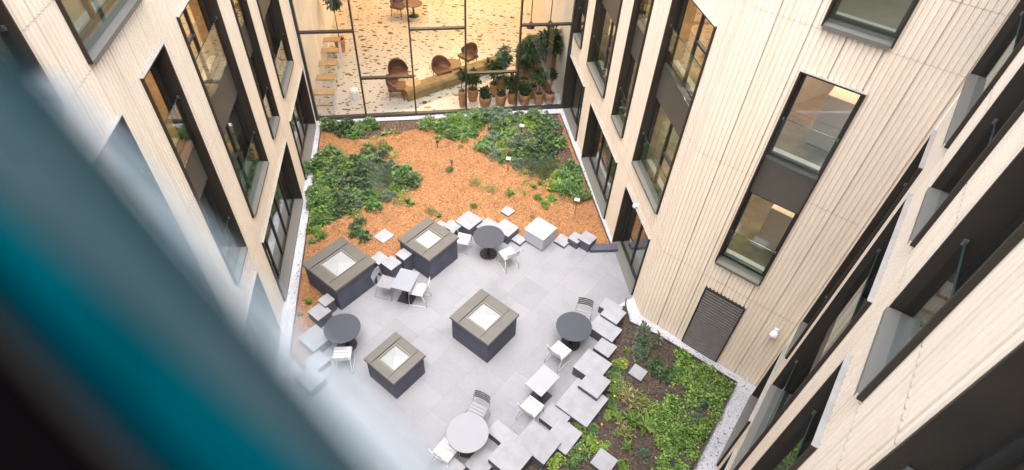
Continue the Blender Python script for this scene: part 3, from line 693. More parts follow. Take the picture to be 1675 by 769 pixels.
for a in [
    (8.02, 8.26, 8.25, 8.6, .30, 'small low block half hidden behind the skylight in the mulch'),
    (8.12, 8.46, 7.97, 8.38, .33, 'small block between that skylight and the large block behind the dark round table'),
    (8.44, 9.02, 7.67, 8.22, .38, 'large block left of the dark round table by the mulch'),
    (8.74, 9.27, 7.26, 7.70, .27, 'low block directly behind the dark round table by the mulch'),
    (9.00, 9.50, 6.71, 7.26, .33, 'square block right of the dark round table by the mulch'),
    (9.17, 9.47, 6.40, 6.72, .10, 'small low step just left of the big white block'),
    (9.93, 10.31, 5.41, 5.79, .10, 'small low step just right of the big white block'),
    (10.15, 10.50, 5.13, 5.47, .26, 'middle one of the small blocks between the white block and the facade'),
    (10.27, 10.67, 4.82, 5.22, .33, 'taller small block closest to the facade door, with a dark socket on its side'),
    (5.86, 6.20, 8.50, 8.84, .48, 'small tall block wedged against the largest skylight, behind the grey table'),
    (5.93, 6.30, 8.10, 8.48, .50, 'small tall block in the middle, between the two skylights in the mulch'),
    (6.33, 6.63, 8.04, 8.37, .60, 'tallest small block, leaning on the second skylight behind the grey table'),
    (4.13, 4.43, 8.49, 8.79, .42, 'small block touching the front corner of the largest skylight'),
    (3.78, 4.18, 8.34, 8.75, .34, 'block behind the charcoal table beside the largest skylight'),
    (3.18, 3.70, 7.75, 8.33, .30, 'large block left of the charcoal table beside the largest skylight'),
    (2.86, 3.33, 7.35, 7.76, .20, 'low block left of the white chair, dimmed by the painted glass reflection'),
    (2.50, 2.94, 7.00, 7.54, .28, 'block at the end of the left row, deepest behind the painted glass reflection'),
    (8.70, 9.06, 2.98, 3.48, .26, 'block beside the terrace door, at the end of the right row'),
    (8.39, 8.86, 2.79, 3.27, .42, 'raised block next to the one by the terrace door'),
    (7.94, 8.41, 2.62, 3.31, .33, 'long block right of the charcoal table and its grey chair'),
    (7.56, 7.97, 2.47, 2.90, .25, 'small lower block next to the soil, right of the charcoal table'),
    (6.77, 7.43, 2.30, 2.95, .33, 'large square block between the marigolds and the pale square table'),
    (6.40, 6.97, 2.06, 2.58, .42, 'raised block overlapping the widest slab'),
    (5.76, 6.64, 1.89, 2.72, .28, 'widest slab of the right row, beside the pale square table'),
    (5.32, 5.80, 2.30, 2.83, .20, 'low block tucked under the widest slab by the small white chair'),
    (5.00, 5.62, 1.89, 2.46, .24, 'low slab with a leafy shrub growing over its corner'),
    (4.50, 5.13, 2.10, 2.86, .35, 'large block in front of the low slab, nearer the white round table'),
    (3.83, 4.49, 2.37, 3.02, .45, 'high large block right of the white round table'),
    (4.33, 4.69, 2.89, 3.47, .24, 'low block behind the high one, touching the white round table'),
    (3.50, 4.06, 2.90, 3.36, .24, 'low block under the front edge of the white round table'),
    (3.05, 3.47, 3.28, 3.68, .30, 'block at the bottom of the view, by the white slatted chair'),
]: block(*a)
block(9.42, 10.08, 5.81, 6.49, .48, 'big white box-like block with white sides at the edge of the mulch', white=True)
block(9.85, 10.17, 7.38, 7.70, .10, 'lone small stone lying in the mulch behind the dark table', thin=True)
block(6.68, 7.10, 9.30, 9.70, .085, 'flat stepping stone lying in the mulch between the two skylights', thin=True)
block(7.58, 7.91, 1.58, 1.92, .16, 'small pale stone cube in the dark soil beside the dark green shrub', thin=True)
block(5.20, 5.62, 1.00, 1.42, .22, 'larger stone cube in the soil at the bottom of the planting bed', thin=True)
# socket in the block by the door and low kerb to the facade
mb = MB(); c = uv(10.36, 4.828); mb.cbox((0, 0, 0), (0.07, 0.012, 0.07), Matrix.Translation((c[0], c[1], 0.17)) @ Matrix.Rotation(TH, 4, 'Z'))
tag(mb.build('socket_plate', M['blackplastic']), 'small dark socket plate on the side of the block near the door', 'socket')
mb = MB(); a = Vector(uv(10.30, 4.80)); b = Vector((3.02, 11.25)); d = b - a
mb.box(0.02, d.length, -0.01, 0.22, 0.0, 0.12, Matrix.Translation((a.x, a.y, 0)) @ Matrix.Rotation(math.atan2(d.y, d.x), 4, 'Z'))
kb = mb.build('stone_kerb', M['blk_body'], None, bevel=.004); tag(kb, 'low kerb closing the mulch bed between the last block and the facade', 'kerb')

# ------------------------------------------------------------------ tables
def round_table(x, y, r, mat, label):
    t = empty('round_table', (x, y, 0.006), 0, label, 'table', 'round cafe tables on the terrace')
    mb = MB(); mb.lathe([(r - .012, .690), (r, .697), (r, .708), (r - .006, .712)], 64); mb.build('tabletop', mat, t, smooth=False)
    mb = MB(); mb.lathe([(.06, .03), (.045, .06), (.035, .12), (.035, .62), (.05, .66), (.16, .685), (.16, .69)], 20); mb.build('pedestal', M['black'], t, smooth=True)
    mb = MB(); mb.lathe([(.235, 0), (.24, .012), (.22, .026), (.06, .034)], 36); mb.build('base', M['black'], t)
    return t
round_table(-0.62, 10.82, .425, M['t_dark'], 'charcoal round table between the stone blocks by the mulch bed')
round_table(-3.75, 7.56, .415, M['t_dark'], 'charcoal round table beside the largest skylight on the left')
round_table(1.61, 8.06, .425, M['t_dark'], 'charcoal round table by the right row of blocks near the door')
round_table(-0.62, 5.27, .43, M['t_white'], 'white round table at the bottom of the terrace')
def sq_table(x, y, w, d, rz, mat, label):
    t = empty('square_table', (x, y, 0.006), rz, label, 'table', 'square cafe tables on the terrace')
    mb = MB(); mb.box(-w / 2, w / 2, -d / 2, d / 2, .692, .712); mb.build('tabletop', mat, t, bevel=.005)
    mb = MB(); mb.lathe([(.04, .03), (.032, .1), (.032, .62), (.13, .691)], 16); mb.build('pedestal', M['black'], t, smooth=True)
    mb = MB(); mb.box(-.2, .2, -.2, .2, 0, .022); mb.build('base', M['black'], t, bevel=.004)
sq_table(-2.575, 9.115, .66, .51, R(77.5), M['t_grey'], 'grey square table between the two skylights set in the mulch')
sq_table(0.885, 6.57, .66, .46, R(51.5), M['t_pale'], 'pale square table beside the widest slab')

# ------------------------------------------------------------------ chairs
def make_chair(mat, label, back=None):
    t = empty('slatted_chair', (0, 0, 0), 0, label, 'chair', 'slatted metal chairs on the terrace')
    W, Dp, H = 0.385, 0.37, 0.445
    mb = MB(); n = 5; sw = Dp / n
    for k in range(n):
        y = -Dp / 2 + sw * (k + .5); mb.box(-W / 2 + .012, W / 2 - .012, y - sw * .43, y + sw * .43, H - .004 - 0.010 * (1 - abs(k - 2) / 2) , H + .006 - 0.010 * (1 - abs(k - 2) / 2))
    mb.build('seat', mat, t)
    mb = MB()
    for k in range(4):
        z = 0.585 + k * .052; y = -Dp / 2 - .055 - k * .013
        a = [(-W / 2 + .01, y), (-W / 4, y - .022), (0, y - .028), (W / 4, y - .022), (W / 2 - .01, y)]
        for p, q in zip(a[:-1], a[1:]):
            mb.poly([(p[0], p[1], z - .018), (q[0], q[1], z - .018), (q[0], q[1] - .006, z + .018), (p[0], p[1] - .006, z + .018)])
            mb.poly([(p[0], p[1] - .008, z - .018), (q[0], q[1] - .008, z - .018), (q[0], q[1] - .014, z + .018), (p[0], p[1] - .014, z + .018)])
            mb.poly([(p[0], p[1] - .006, z + .018), (q[0], q[1] - .006, z + .018), (q[0], q[1] - .014, z + .018), (p[0], p[1] - .014, z + .018)])
    mb.build('backrest', back or mat, t)
    r = .0095
    for s in (-1, 1):
        mb = MB(); x = s * (W / 2)
        mb.tube([(x, Dp / 2 - .01, H), (x * 1.03, Dp / 2, .02), (x * 1.03, Dp / 2 - .02, r), (x * 1.03, -Dp / 2 - .07, r), (x * 1.03, -Dp / 2 - .09, .02), (x, -Dp / 2 + .02, H - .01),], r)
        mb.tube([(x, Dp / 2 - .01, H), (x, -Dp / 2 + .01, H - .006), (x, -Dp / 2 - .03, H + .03), (x, -Dp / 2 - .05, .56), (x, -Dp / 2 - .10, .765)], r)
        mb.build('side_frame', mat, t, smooth=True)
    mb = MB(); mb.tube([(-W / 2, -Dp / 2 + .02, H - .012), (W / 2, -Dp / 2 + .02, H - .012)], .008); mb.tube([(-W / 2, Dp / 2 - .02, H - .012), (W / 2, Dp / 2 - .02, H - .012)], .008)
    mb.build('cross_rail', mat, t)
    return t
cb2 = make_chair(M['ch_grey'], 'grey chair with dark slatted back, behind the white round table', M['ch_dark'])
def face(dx, dy): return math.atan2(dy, dx) - pi / 2
cw = make_chair(M['ch_white'], 'white slatted chair at the grey square table, on its open side')
cg = make_chair(M['ch_grey'], 'grey slatted chair at the grey square table, beside the largest skylight')
cw.location = (-2.28, 9.06, .006); cw.rotation_euler = (0, 0, face(-.98, .12))
cb2.location = (-0.50, 5.86, .006); cb2.rotation_euler = (0, 0, face(-.40, -.92))
cg.location = (-3.09, 9.21, .006); cg.rotation_euler = (0, 0, face(.96, -.2))
for x, y, dx, dy, src, lab in (
    (-1.33, 10.92, .97, -.2, cw, 'white chair between the skylight and the charcoal table by the mulch'),
    (-0.07, 10.49, -.55, .83, cw, 'white chair on the open terrace side of the charcoal table by the mulch'),
    (-3.66, 7.05, -.12, .99, cw, 'white slatted chair in front of the charcoal table beside the largest skylight'),
    (1.31, 7.55, .65, .76, cw, 'white chair on the near side of the charcoal table by the right blocks'),
    (0.69, 6.08, .58, .81, cw, 'white chair at the pale square table'),
    (-1.03, 4.99, .54, .84, cw, 'white slatted chair at the lower left of the white round table'),
    (1.86, 8.58, -.25, -.97, cb2, 'grey chair with dark slatted back, behind the charcoal table by the right blocks')):
    dup(src, (x, y, .006), face(dx, dy), lab)

# ------------------------------------------------------------------ plants
def leafq(mb, p, d, up, L, W, fold=0.25):
    d = d.normalized(); s = d.cross(up)
    if s.length < 1e-3: s = d.cross(Vector((1, 0, 0)))
    s.normalize(); n = s.cross(d)
    m1 = p + d * (L * .45)
    a = p; b = m1 + s * (W / 2) + n * (fold * W * .5); c = p + d * L - n * (L * .12); e = m1 - s * (W / 2) + n * (fold * W * .5)
    mb.poly([a, b, c]); mb.poly([a, c, e])
    k = len(mb.v)
    # weld the two halves so one leaf is one island
    i = k - 6; mb.f[-1] = (i, i + 2, i + 5); 
def shrub_mesh(kind, r, h, n, seed):
    rnd = random.Random(seed); mb = MB()
    lob = [(rnd.uniform(0, 6.28), rnd.uniform(.3, .85) * r, rnd.uniform(.25, .5) * r, rnd.uniform(.4, 1.25) * h) for _ in range(7)]
    for k in range(n):
        if kind == 'broad' or kind == 'small':
            a, q, rr, hh = rnd.choice(lob); th = rnd.uniform(0, 6.28); ph = math.acos(rnd.uniform(-.1, 1))
            f = rnd.uniform(.55, 1.0) ** .5
            dr = Vector((sin(ph) * cos(th), sin(ph) * sin(th), cos(ph)))
            p = Vector((q * cos(a), q * sin(a), hh * .45)) + Vector((dr.x * rr * f, dr.y * rr * f, dr.z * hh * .5 * f))
            L = rnd.uniform(.075, .15) if kind == 'broad' else rnd.uniform(.04, .085)
            d = (dr + Vector((rnd.gauss(0, .5), rnd.gauss(0, .5), rnd.gauss(-.05, .35)))).normalized(); d.z *= .6
            leafq(mb, p, d, Vector((rnd.gauss(0, .3), rnd.gauss(0, .3), 1)), L, L * rnd.uniform(.45, .7))
        elif kind == 'needle':
            th = rnd.uniform(0, 6.28); q = r * rnd.uniform(0, 1) ** .6
            out = Vector((cos(th), sin(th), 0)); p = out * q + Vector((0, 0, h * (1 - (q / r) ** 2) * rnd.uniform(.35, .95) + .03))
            d = out + Vector((rnd.gauss(0, .6), rnd.gauss(0, .6), rnd.uniform(-.1, .6)))
            L = rnd.uniform(.06, .13); leafq(mb, p, d, Vector((rnd.gauss(0, .6), rnd.gauss(0, .6), 1)), L, rnd.uniform(.008, .018), .1)
        elif kind == 'wisp':
            th = rnd.uniform(0, 6.28); tilt = rnd.uniform(0, .9); L = rnd.uniform(.15, .5) * r; q = r * rnd.uniform(0, .75)
            d = Vector((cos(th) * cos(tilt), sin(th) * cos(tilt), sin(tilt))); a = th + rnd.gauss(0, 1.2)
            leafq(mb, Vector((cos(a) * q, sin(a) * q, rnd.uniform(.01, .12))), d, Vector((rnd.gauss(0, .5), rnd.gauss(0, .5), 1)), L, L * rnd.uniform(.12, .35), .4)
        elif kind == 'hosta':
            th = rnd.uniform(0, 6.28); tilt = rnd.uniform(.15, 1.1); L = rnd.uniform(.45, 1.15) * r
            d = Vector((cos(th) * cos(tilt), sin(th) * cos(tilt), sin(tilt))); q = rnd.uniform(0, .12) * r
            leafq(mb, Vector((cos(th) * q, sin(th) * q, .01)), d, Vector((0, 0, 1)), L, L * rnd.uniform(.2, .36), .5)
    if kind in ('wisp', 'hosta'): mb.lathe([(.012, -.02), (.016, .01), (.004, .03)], 6)
    for k in range(10 if kind in ('broad', 'small') else 0):
        a, q, rr, hh = rnd.choice(lob); e = Vector((q * cos(a) * 1.1, q * sin(a) * 1.1, hh * .8))
        mb.tube([(0, 0, 0), e * .5 + Vector((0, 0, .03)), e], [.008, .006, .003], 4)
    return mb
NV = 4
def shrub_set(name, kind, mat, r, h, n, seed): return [shrub_mesh(kind, r, h, n, seed + i).build(name, mat) for i in range(NV)]
protos = dict(
    dark=shrub_set('leafy_shrub', 'broad', M['lf_dark'], .34, .34, 420, 10),
    mid=shrub_set('leafy_shrub', 'broad', M['lf_mid'], .33, .30, 420, 20),
    bright=shrub_set('leafy_shrub', 'small', M['lf_bright'], .28, .24, 520, 30),
    fine=shrub_set('leafy_shrub', 'small', M['lf_mid'], .32, .30, 620, 35),
    grey=shrub_set('leafy_shrub', 'small', M['lf_grey'], .34, .34, 620, 40),
    needle=shrub_set('juniper', 'needle', M['lf_grey'], .42, .22, 750, 50),
    dneedle=shrub_set('juniper', 'needle', M['lf_dark'], .42, .20, 750, 55),
    yel=shrub_set('leafy_perennial', 'wisp', M['lf_yel'], .24, .2, 95, 60),
    gperen=shrub_set('leafy_perennial', 'hosta', M['lf_pale'], .22, .2, 40, 65),
    straw=shrub_set('leafy_perennial', 'wisp', M['lf_straw'], .30, .2, 120, 70),
)
used = set()
def plant(kind, x, y, s, label, group=None, cat='shrub', z=None, hs=1.0, rnd=random.Random(99)):
    i = rnd.randrange(NV); src = protos[kind][i]; key = (kind, i)
    if z is None: z = HM(x, y) if inpoly(x, y, mulch_poly) else HS(x, y)
    s *= rnd.uniform(.92, 1.08)
    if key not in used: used.add(key); o = src
    else: o = src.copy(); COL.objects.link(o)
    o.location = (x, y, z - .01); o.rotation_euler = (rnd.gauss(0, .06), rnd.gauss(0, .06), rnd.uniform(0, 6.28)); o.scale = (s, s, s * hs)
    for k in ('group',):
        if k in o: del o[k]
    tag(o, label, cat, group); return o
def fill(poly, step, pick, label, group, seed, cat='shrub', smin=.85, smax=1.2):
    rnd = random.Random(seed); pts = []; xs = [p[0] for p in poly]; ys = [p[1] for p in poly]
    for _ in range(4000):
        x = rnd.uniform(min(xs), max(xs)); y = rnd.uniform(min(ys), max(ys))
        if inpoly(x, y, poly) and all((x - a) ** 2 + (y - b) ** 2 > step * step for a, b in pts): pts.append((x, y))
    for x, y in pts:
        k = pick(x, y, rnd)
        if k: plant(k, x, y, rnd.uniform(smin, smax), label[k] if isinstance(label, dict) else label, group[k] if isinstance(group, dict) else group, cat, rnd=rnd)
    return pts
LM = [(-6.42, 14.55), (-6.18, 13.25), (-5.87, 12.02), (-5.62, 11.15), (-5.42, 11.4), (-5.28, 11.9), (-4.56, 12.12), (-4.22, 12.05), (-3.98, 12.38), (-3.7, 12.95), (-3.25, 13.3), (-3.2, 13.7), (-3.45, 14.05), (-3.82, 14.1), (-4.1, 14.4), (-4.85, 14.55), (-5.62, 14.55)]
CL = [(-5.01, 14.35), (-4.29, 14.4), (-3.72, 13.86), (-3.75, 13.1), (-4.38, 12.8), (-4.85, 13.5)]
def pickL(x, y, r):
    if inpoly(x, y, CL): return r.choice(['needle', 'needle', 'dneedle', 'grey'])
    e = (x - (-6.5 + (14.8 - y) * .27))
    if e < .55: return r.choice(['mid', 'bright', 'mid', 'fine'])
    return r.choice(['dark', 'dark', 'mid', 'grey', 'dark', 'bright', 'mid'])
LBL = {k: v + ' in the dense left planting of the mulch bed' for k, v in dict(dark='dark green broad-leaved shrub', mid='mid green broad-leaved shrub', bright='bright green small-leaved shrub', fine='fine-leaved green shrub', grey='grey-green small-leaved shrub', needle='grey-green juniper', dneedle='dark green juniper').items()}
LG = {k: k2 for k, k2 in dict(dark='dark shrubs in the left planting', mid='green shrubs in the left planting', bright='bright shrubs in the left planting', fine='fine shrubs in the left planting', grey='grey shrubs in the left planting', needle='junipers in the left planting', dneedle='dark junipers in the left planting').items()}
fill(LM, .30, pickL, LBL, LG, 1, smin=.72, smax=1.02)
RM = [(-0.95, 16.75), (-0.4, 17.45), (0.1, 17.72), (1.0, 17.6), (1.2, 17.1), (1.4, 16.15), (1.05, 15.7), (0.75, 15.3), (1.15, 14.5), (0.84, 14.25), (0.05, 14.85), (-0.6, 15.05), (-1.05, 15.25), (-1.15, 15.85), (-0.7, 16.5)]
def pickR(x, y, r):
    if abs(x - 0.05) < .2 and abs(y - 16.4) < .25: return None
    if y > 16.9: return r.choice(['fine', 'bright', 'mid', 'grey'])
    if y < 15.2 and x > 0.25: return r.choice(['needle', 'dneedle', 'dneedle'])
    if x > .55: return r.choice(['dark', 'fine', 'dark', 'mid'])
    return r.choice(['dark', 'grey', 'grey', 'fine', 'dark', 'mid', 'bright'])
RBL = {k: v.replace('dense left planting', 'dense back right planting') for k, v in LBL.items()}
RG = {k: v.replace('left planting', 'back corner planting') for k, v in LG.items()}
fill(RM, .30, pickR, RBL, RG, 2, smin=.74, smax=1.04)
fill([(-6.6, 16.05), (-6.3, 16.28), (-5.2, 16.42), (-4.93, 16.1), (-5.26, 15.75), (-6.19, 15.85)], .30, lambda x, y, r: r.choice(['dark', 'fine', 'mid']), 'green shrub in the clump at the left back corner, below the glazed front', 'shrubs in the left back corner', 3, smin=.7, smax=1.0)
fill([(-3.1, 16.3), (-2.95, 16.75), (-2.02, 17.2), (-1.3, 17.0), (-1.25, 16.9), (-1.54, 16.45), (-1.89, 16.05), (-2.22, 16.1)], .30, lambda x, y, r: r.choice(['fine', 'fine', 'bright', 'mid']), 'fresh green shrub in the clump at the middle of the glazed front', 'shrubs at the middle of the glazed front', 4)
fill([(1.3, 14.1), (1.48, 14.6), (1.85, 14.8), (2.0, 14.23), (2.1, 13.4), (1.6, 13.35), (1.47, 13.65), (1.1, 13.55)], .29, lambda x, y, r: r.choice(['bright', 'mid', 'fine']), 'green shrub in the clump against the right edge of the mulch bed', 'shrubs at the right edge of the mulch', 5)
fill([(-0.98, 17.0), (-1.3, 17.25), (-0.8, 17.55), (-0.3, 17.6)], .3, lambda x, y, r: 'grey', 'grey-green shrub under the glazed front left of the potted plants', 'grey shrubs under the glazed front', 6)
for k, x, y, s, lab in (
    ('gperen', -4.55, 15.95, 1.0, 'pale leafy perennial left of the middle of the glazed front'), ('yel', -4.2, 16.05, 1.0, 'yellow-green perennial nearest the left middle of the glazed front'),
    ('yel', -4.85, 15.75, .9, 'yellow-green perennial at the top of the narrow plant trail'), ('gperen', -5.0, 15.3, .8, 'small plant in the narrow trail down to the left planting'),
    ('dark', -4.85, 14.95, .6, 'small dark shrub at the bottom of the narrow plant trail'),
    ('fine', -4.4, 15.1, .85, 'rounded green shrub just above the junipers on the left'), ('yel', -4.02, 14.75, .9, 'yellow-green perennial at the right tip of the left planting'), ('yel', -3.98, 15.0, .7, 'small yellow-green tuft above the right tip of the left planting'),
    ('yel', -3.35, 12.95, 1.1, 'yellow-green perennial on the right flank of the left planting'), ('yel', -3.6, 13.2, .9, 'small yellow perennial tucked under the junipers on the left'),
    ('yel', -3.42, 12.62, 1.0, 'yellow-green hosta on open mulch, left of a pair'), ('gperen', -3.10, 12.60, 1.1, 'yellow-green hosta on open mulch, right of a pair'),
    ('yel', -4.72, 12.0, 1.1, 'yellow-green hosta at the foot of the left planting, left one'), ('yel', -4.45, 11.85, 1.0, 'yellow-green hosta at the foot of the left planting, right one'),
    ('dark', -4.43, 11.5, .62, 'small dark upright shrub above the largest skylight'), ('dark', -4.26, 11.12, .72, 'small dark upright shrub nearest the largest skylight'),
    ('gperen', -5.32, 10.98, 1.0, 'light green hosta by the gravel left of the largest skylight'), ('gperen', -5.52, 10.78, .8, 'smaller light green hosta by the gravel left of the largest skylight'), 
    ('gperen', -5.0, 8.72, .7, 'small green tuft in the mulch in front of the largest skylight'), ('gperen', -5.1, 8.3, .5, 'tiny green tuft in the mulch beside the charcoal table blocks'),
    ('fine', -2.14, 14.25, .45, 'small dark green plant alone in the middle of the mulch'),
    ('gperen', -2.72, 15.95, .8, 'small tuft under the middle shrub clump'), ('gperen', -3.35, 16.4, .7, 'small tuft left of the middle shrub clump'), ('straw', -1.9, 15.55, .5, 'faded yellow tuft on the mulch below the middle clump'),
    ('yel', 0.25, 14.35, 1.1, 'yellow-green hosta beside the white plant sign'), ('yel', 0.33, 13.95, .8, 'yellow-green hosta below the white plant sign'), ('gperen', 0.55, 13.75, .7, 'small pale hosta right of centre in the mulch'),
    ('yel', 0.28, 13.43, .9, 'yellow-green hosta in the row below the plant sign, right one'), ('gperen', -0.14, 13.34, .9, 'green hosta in the row below the plant sign, left one'),
    ('straw', -1.28, 13.75, .75, 'wispy pale perennial in the mulch, upper one of three'), ('yel', -0.98, 13.52, .9, 'wispy pale perennial in the mulch, middle one of three'), ('straw', -0.72, 13.48, .8, 'wispy pale perennial in the mulch, right one of three'),
    ('bright', 0.76, 13.2, .62, 'bright green shrub in the mulch left of the second plant sign'), ('bright', 1.13, 13.15, .68, 'bright green shrub in the mulch closest to the second plant sign'), ('bright', 0.93, 12.88, .6, 'bright green shrub in the mulch, nearest the white block'),
    ('gperen', 0.8, 13.95, .7, 'small green hosta below the dark juniper'), ('fine', -1.2, 12.62, .42, 'small green bush behind the large stone block'),
    ('straw', -2.45, 12.3, .8, 'dry wispy tuft behind the skylight set in the mulch'), ('gperen', -2.2, 12.15, .7, 'green wispy tuft behind the skylight set in the mulch'), ('gperen', 0.55, 12.35, .4, 'tiny green seedling behind the big white block'),
    ('straw', 0.2, 16.1, .9, 'straw-coloured perennial inside the back corner planting'), ('straw', 0.35, 16.5, .9, 'straw-coloured perennial in the back corner planting, nearer the glass'), ('yel', 0.1, 15.9, .7, 'yellow perennial inside the back corner planting'),
    ('gperen', 1.35, 15.2, .6, 'green tuft on the dark soil patch near the right facade')):
    plant(k, x, y, s, lab, cat='plant' if k in ('yel', 'gperen', 'straw') else 'shrub')
# east bed
o = plant('grey', 3.45, 8.08, 1.0, 'tall grey-green feathery shrub by the gravel in the corner below the timber', hs=2.2)
plant('grey', 3.3, 7.85, .8, 'lower grey-green feathery shrub just below the tall one', hs=1.5)
plant('dark', 3.72, 7.38, .85, 'rounded dark green shrub beside the small stone cube', hs=1.1)
for k, x, y, s, lab in (('bright', 2.74, 7.45, .72, 'leafy marigold clump next to the raised blocks'), ('fine', 2.62, 7.08, .6, 'green clump under the marigolds by the blocks'), ('gperen', 2.98, 7.9, .7, 'sparse green sprig on bare soil near the door blocks'),
    ('gperen', 2.55, 6.75, .9, 'green sprig beside the raised block'), ('straw', 2.85, 6.7, 1.0, 'wilted straw-coloured perennial left of the ground cover, upper one'), ('straw', 3.02, 6.45, 1.1, 'wilted straw-coloured perennial left of the ground cover, lower one'), ('yel', 3.2, 6.62, 1.1, 'yellow-green perennial at the edge of the ground cover'),
    ('gperen', 2.92, 6.12, 1.3, 'big-leaved green plant left of the ground cover'), ('gperen', 3.2, 6.0, 1.4, 'big-leaved green plant touching the ground cover'), ('yel', 3.35, 6.36, 1.2, 'pale big-leaved plant half inside the ground cover'),
    ('gperen', 2.6, 6.14, .8, 'small pale green plant on bare soil'), ('gperen', 2.76, 5.5, .8, 'lone round-leaved seedling on bare soil'), ('gperen', 2.58, 5.78, .55, 'tiny round-leaved seedling on bare soil'), ('straw', 2.75, 5.85, .9, 'dry stalky plant on bare soil'), ('yel', 3.5, 5.72, 1.0, 'pale plant with broad leaves in the lower ground cover'),
    ('bright', 1.80, 5.86, .60, 'bright shrub growing over the corner of the low slab'), ('fine', 2.05, 5.83, .5, 'small green clump beside that corner shrub'), ('bright', 2.02, 5.44, .6, 'orange-flowered clump above the lower stone cube'),
    ('fine', 1.68, 5.23, .65, 'orange-flowered clump left of the lower stone cube'), ('bright', 1.25, 5.06, .62, 'leafy bright clump against the large block'), ('bright', 2.26, 5.5, .5, 'small bright clump above the lower stone cube'), ('gperen', 1.9, 5.6, .8, 'green sprig by the low slab'), ('bright', 2.62, 5.05, .6, 'bright clump right of the lower stone cube'), ('fine', 1.5, 4.9, .6, 'green clump at the bottom edge of the bed'),
    ('fine', 2.62, 7.3, .42, 'small green clump under the first marigold clump'), ('gperen', 2.52, 6.35, .8, 'leafy green sprig below the widest slab corner'), ('bright', 2.4, 6.2, .4, 'small leafy tuft at the outer corner of the widest slab'), ('straw', 2.72, 6.95, .8, 'straw-tinged tuft beside the raised block on the soil'), ('fine', 2.45, 6.5, .5, 'small green clump along the widest slab'), ('bright', 4.6, 6.15, .55, 'light green clump rising from the ground cover'), ('grey', 4.4, 6.4, .5, 'greyish clump rising from the ground cover'), ('grey', 3.1, 5.3, .45, 'greyish clump at the bottom of the bed')):
    plant(k, x, y, s, lab, cat='plant' if k in ('yel', 'gperen', 'straw') else 'shrub')
GC = [(4.22, 8.02), (5.42, 7.22), (4.95, 6.45), (4.55, 5.95), (4.45, 5.75), (4.1, 5.2), (3.9, 4.7), (3.1, 4.4), (3.22, 5.06), (3.5, 5.5), (3.3, 6.0), (3.35, 6.4), (3.75, 6.75), (3.95, 7.33)]
rnd = random.Random(8); mb = MB(); k = 0
while k < 8000:
    x = rnd.uniform(2.9, 5.6); y = rnd.uniform(4.3, 8.2)
    jx = .16 * mn.noise((x * 4, y * 4, 9.0)); jy = .16 * mn.noise((x * 4, y * 4, 2.0))
    if not inpoly(x + jx, y + jy, GC) or not inpoly(x, y, soil_poly): continue
    dn = mn.noise((x * 1.8, y * 1.8, 1.0)) + .7 * mn.noise((x * 5, y * 5, 4.0))
    if dn < rnd.uniform(-.7, .3): continue
    z = HS(x, y) + max(0.01, .09 + .20 * dn) * rnd.uniform(.2, 1); L = rnd.uniform(.03, .078); th = rnd.uniform(0, 6.28)
    leafq(mb, Vector((x, y, z)), Vector((cos(th), sin(th), rnd.uniform(-.35, .6))), Vector((rnd.gauss(0, .4), rnd.gauss(0, .4), 1)), L, L * rnd.uniform(.5, .8)); k += 1
tag(mb.build('ground_cover', M['lf_cover']), kind='stuff')
# marigold heads
fl = MB(); 
def flower(x, y, z, r, mat, label):
    mb = MB(); 
    for k in range(9):
        a = k * .698; d = Vector((cos(a), sin(a), .25)); leafq(mb, Vector((0, 0, 0)), d, Vector((0, 0, 1)), r, r * .7)
    mb.lathe([(r * .4, 0), (r * .3, r * .35), (0.002, r * .45)], 8); mb.tube([(0, 0, 0), (0.01, 0, -z + .06)], .004, 4)
    o = mb.build('marigold', M[mat]); o.location = (x, y, z); tag(o, label, 'flower', 'marigold blooms in the planting bed')
FLW = [(2.80, 7.50, .25), (2.86, 7.42, .24), (2.10, 5.47, .22), (1.72, 5.30, .25), (2.22, 5.9, .2)]
for i, (x, y, z) in enumerate(FLW): flower(x, y, z, .028, 'petal', 'orange marigold bloom among the leaves beside the stone blocks')
for i, (x, y, z) in enumerate([(2.58, 6.95, .22), (2.55, 6.6, .2)]): flower(x, y, z, .024, 'petal_y', 'yellow bloom beside the widest slab')

# ------------------------------------------------------------------ plant signs, garden lights
def sign(x, y, h, label, mat='black'):
    t = empty('plant_sign', (x, y, HM(x, y)), R(-15), label, 'plant sign', 'small plant signs on stakes')
    mb = MB(); mb.box(-.008, .008, -.004, .004, -.05, h); mb.build('stake', M[mat], t)
    mb = MB(); mb.box(-.075, .075, -.005, .005, -.045, .045, Matrix.Translation((0, 0, h)) @ Matrix.Rotation(R(-52), 4, 'X')); mb.build('plate', M['signplate'], t, bevel=.002)
sign(-0.28, 14.45, .52, 'white plant sign on a dark stake beside the back corner planting')
sign(1.83, 12.63, .60, 'white plant sign on a rusty stake near the right facade', 'rust')
sign(0.08, 16.45, .42, 'small yellowish plant sign inside the back corner planting')
def spot(x, y, label, h=.22, mat='blackplastic'):
    t = empty('garden_spotlight', (x, y, HM(x, y) if y > 8.5 else HS(x, y)), random.uniform(0, 6), label, 'garden light', 'black spike garden lights')
    mb = MB(); mb.tube([(0, 0, -.05), (0, 0, h)], .011, 8); mb.build('spike', M['blackplastic'], t)
    m = Matrix.Translation((0, 0, h + .02)) @ Matrix.Rotation(R(50), 4, 'X')
    mb = MB(); mb.lathe([(.022, -.06), (.034, -.05), (.04, .05), (.036, .055), (.033, .03), (.004, .025)], 14); mb.v = [tuple(m @ Vector(v)) for v in mb.v]; mb.build('lamp_head', M[mat], t, smooth=False)
spot(-2.68, 15.42, 'black spike light standing on open mulch near the glazed front')
spot(-2.08, 14.42, 'black spike light beside the lone plant in the middle of the mulch')
spot(-3.18, 12.55, 'black spike light by the pair of hostas on the mulch', .14)
spot(4.55, 6.52, 'dark blue spike light in the middle of the ground cover', .2, 'bluelens')
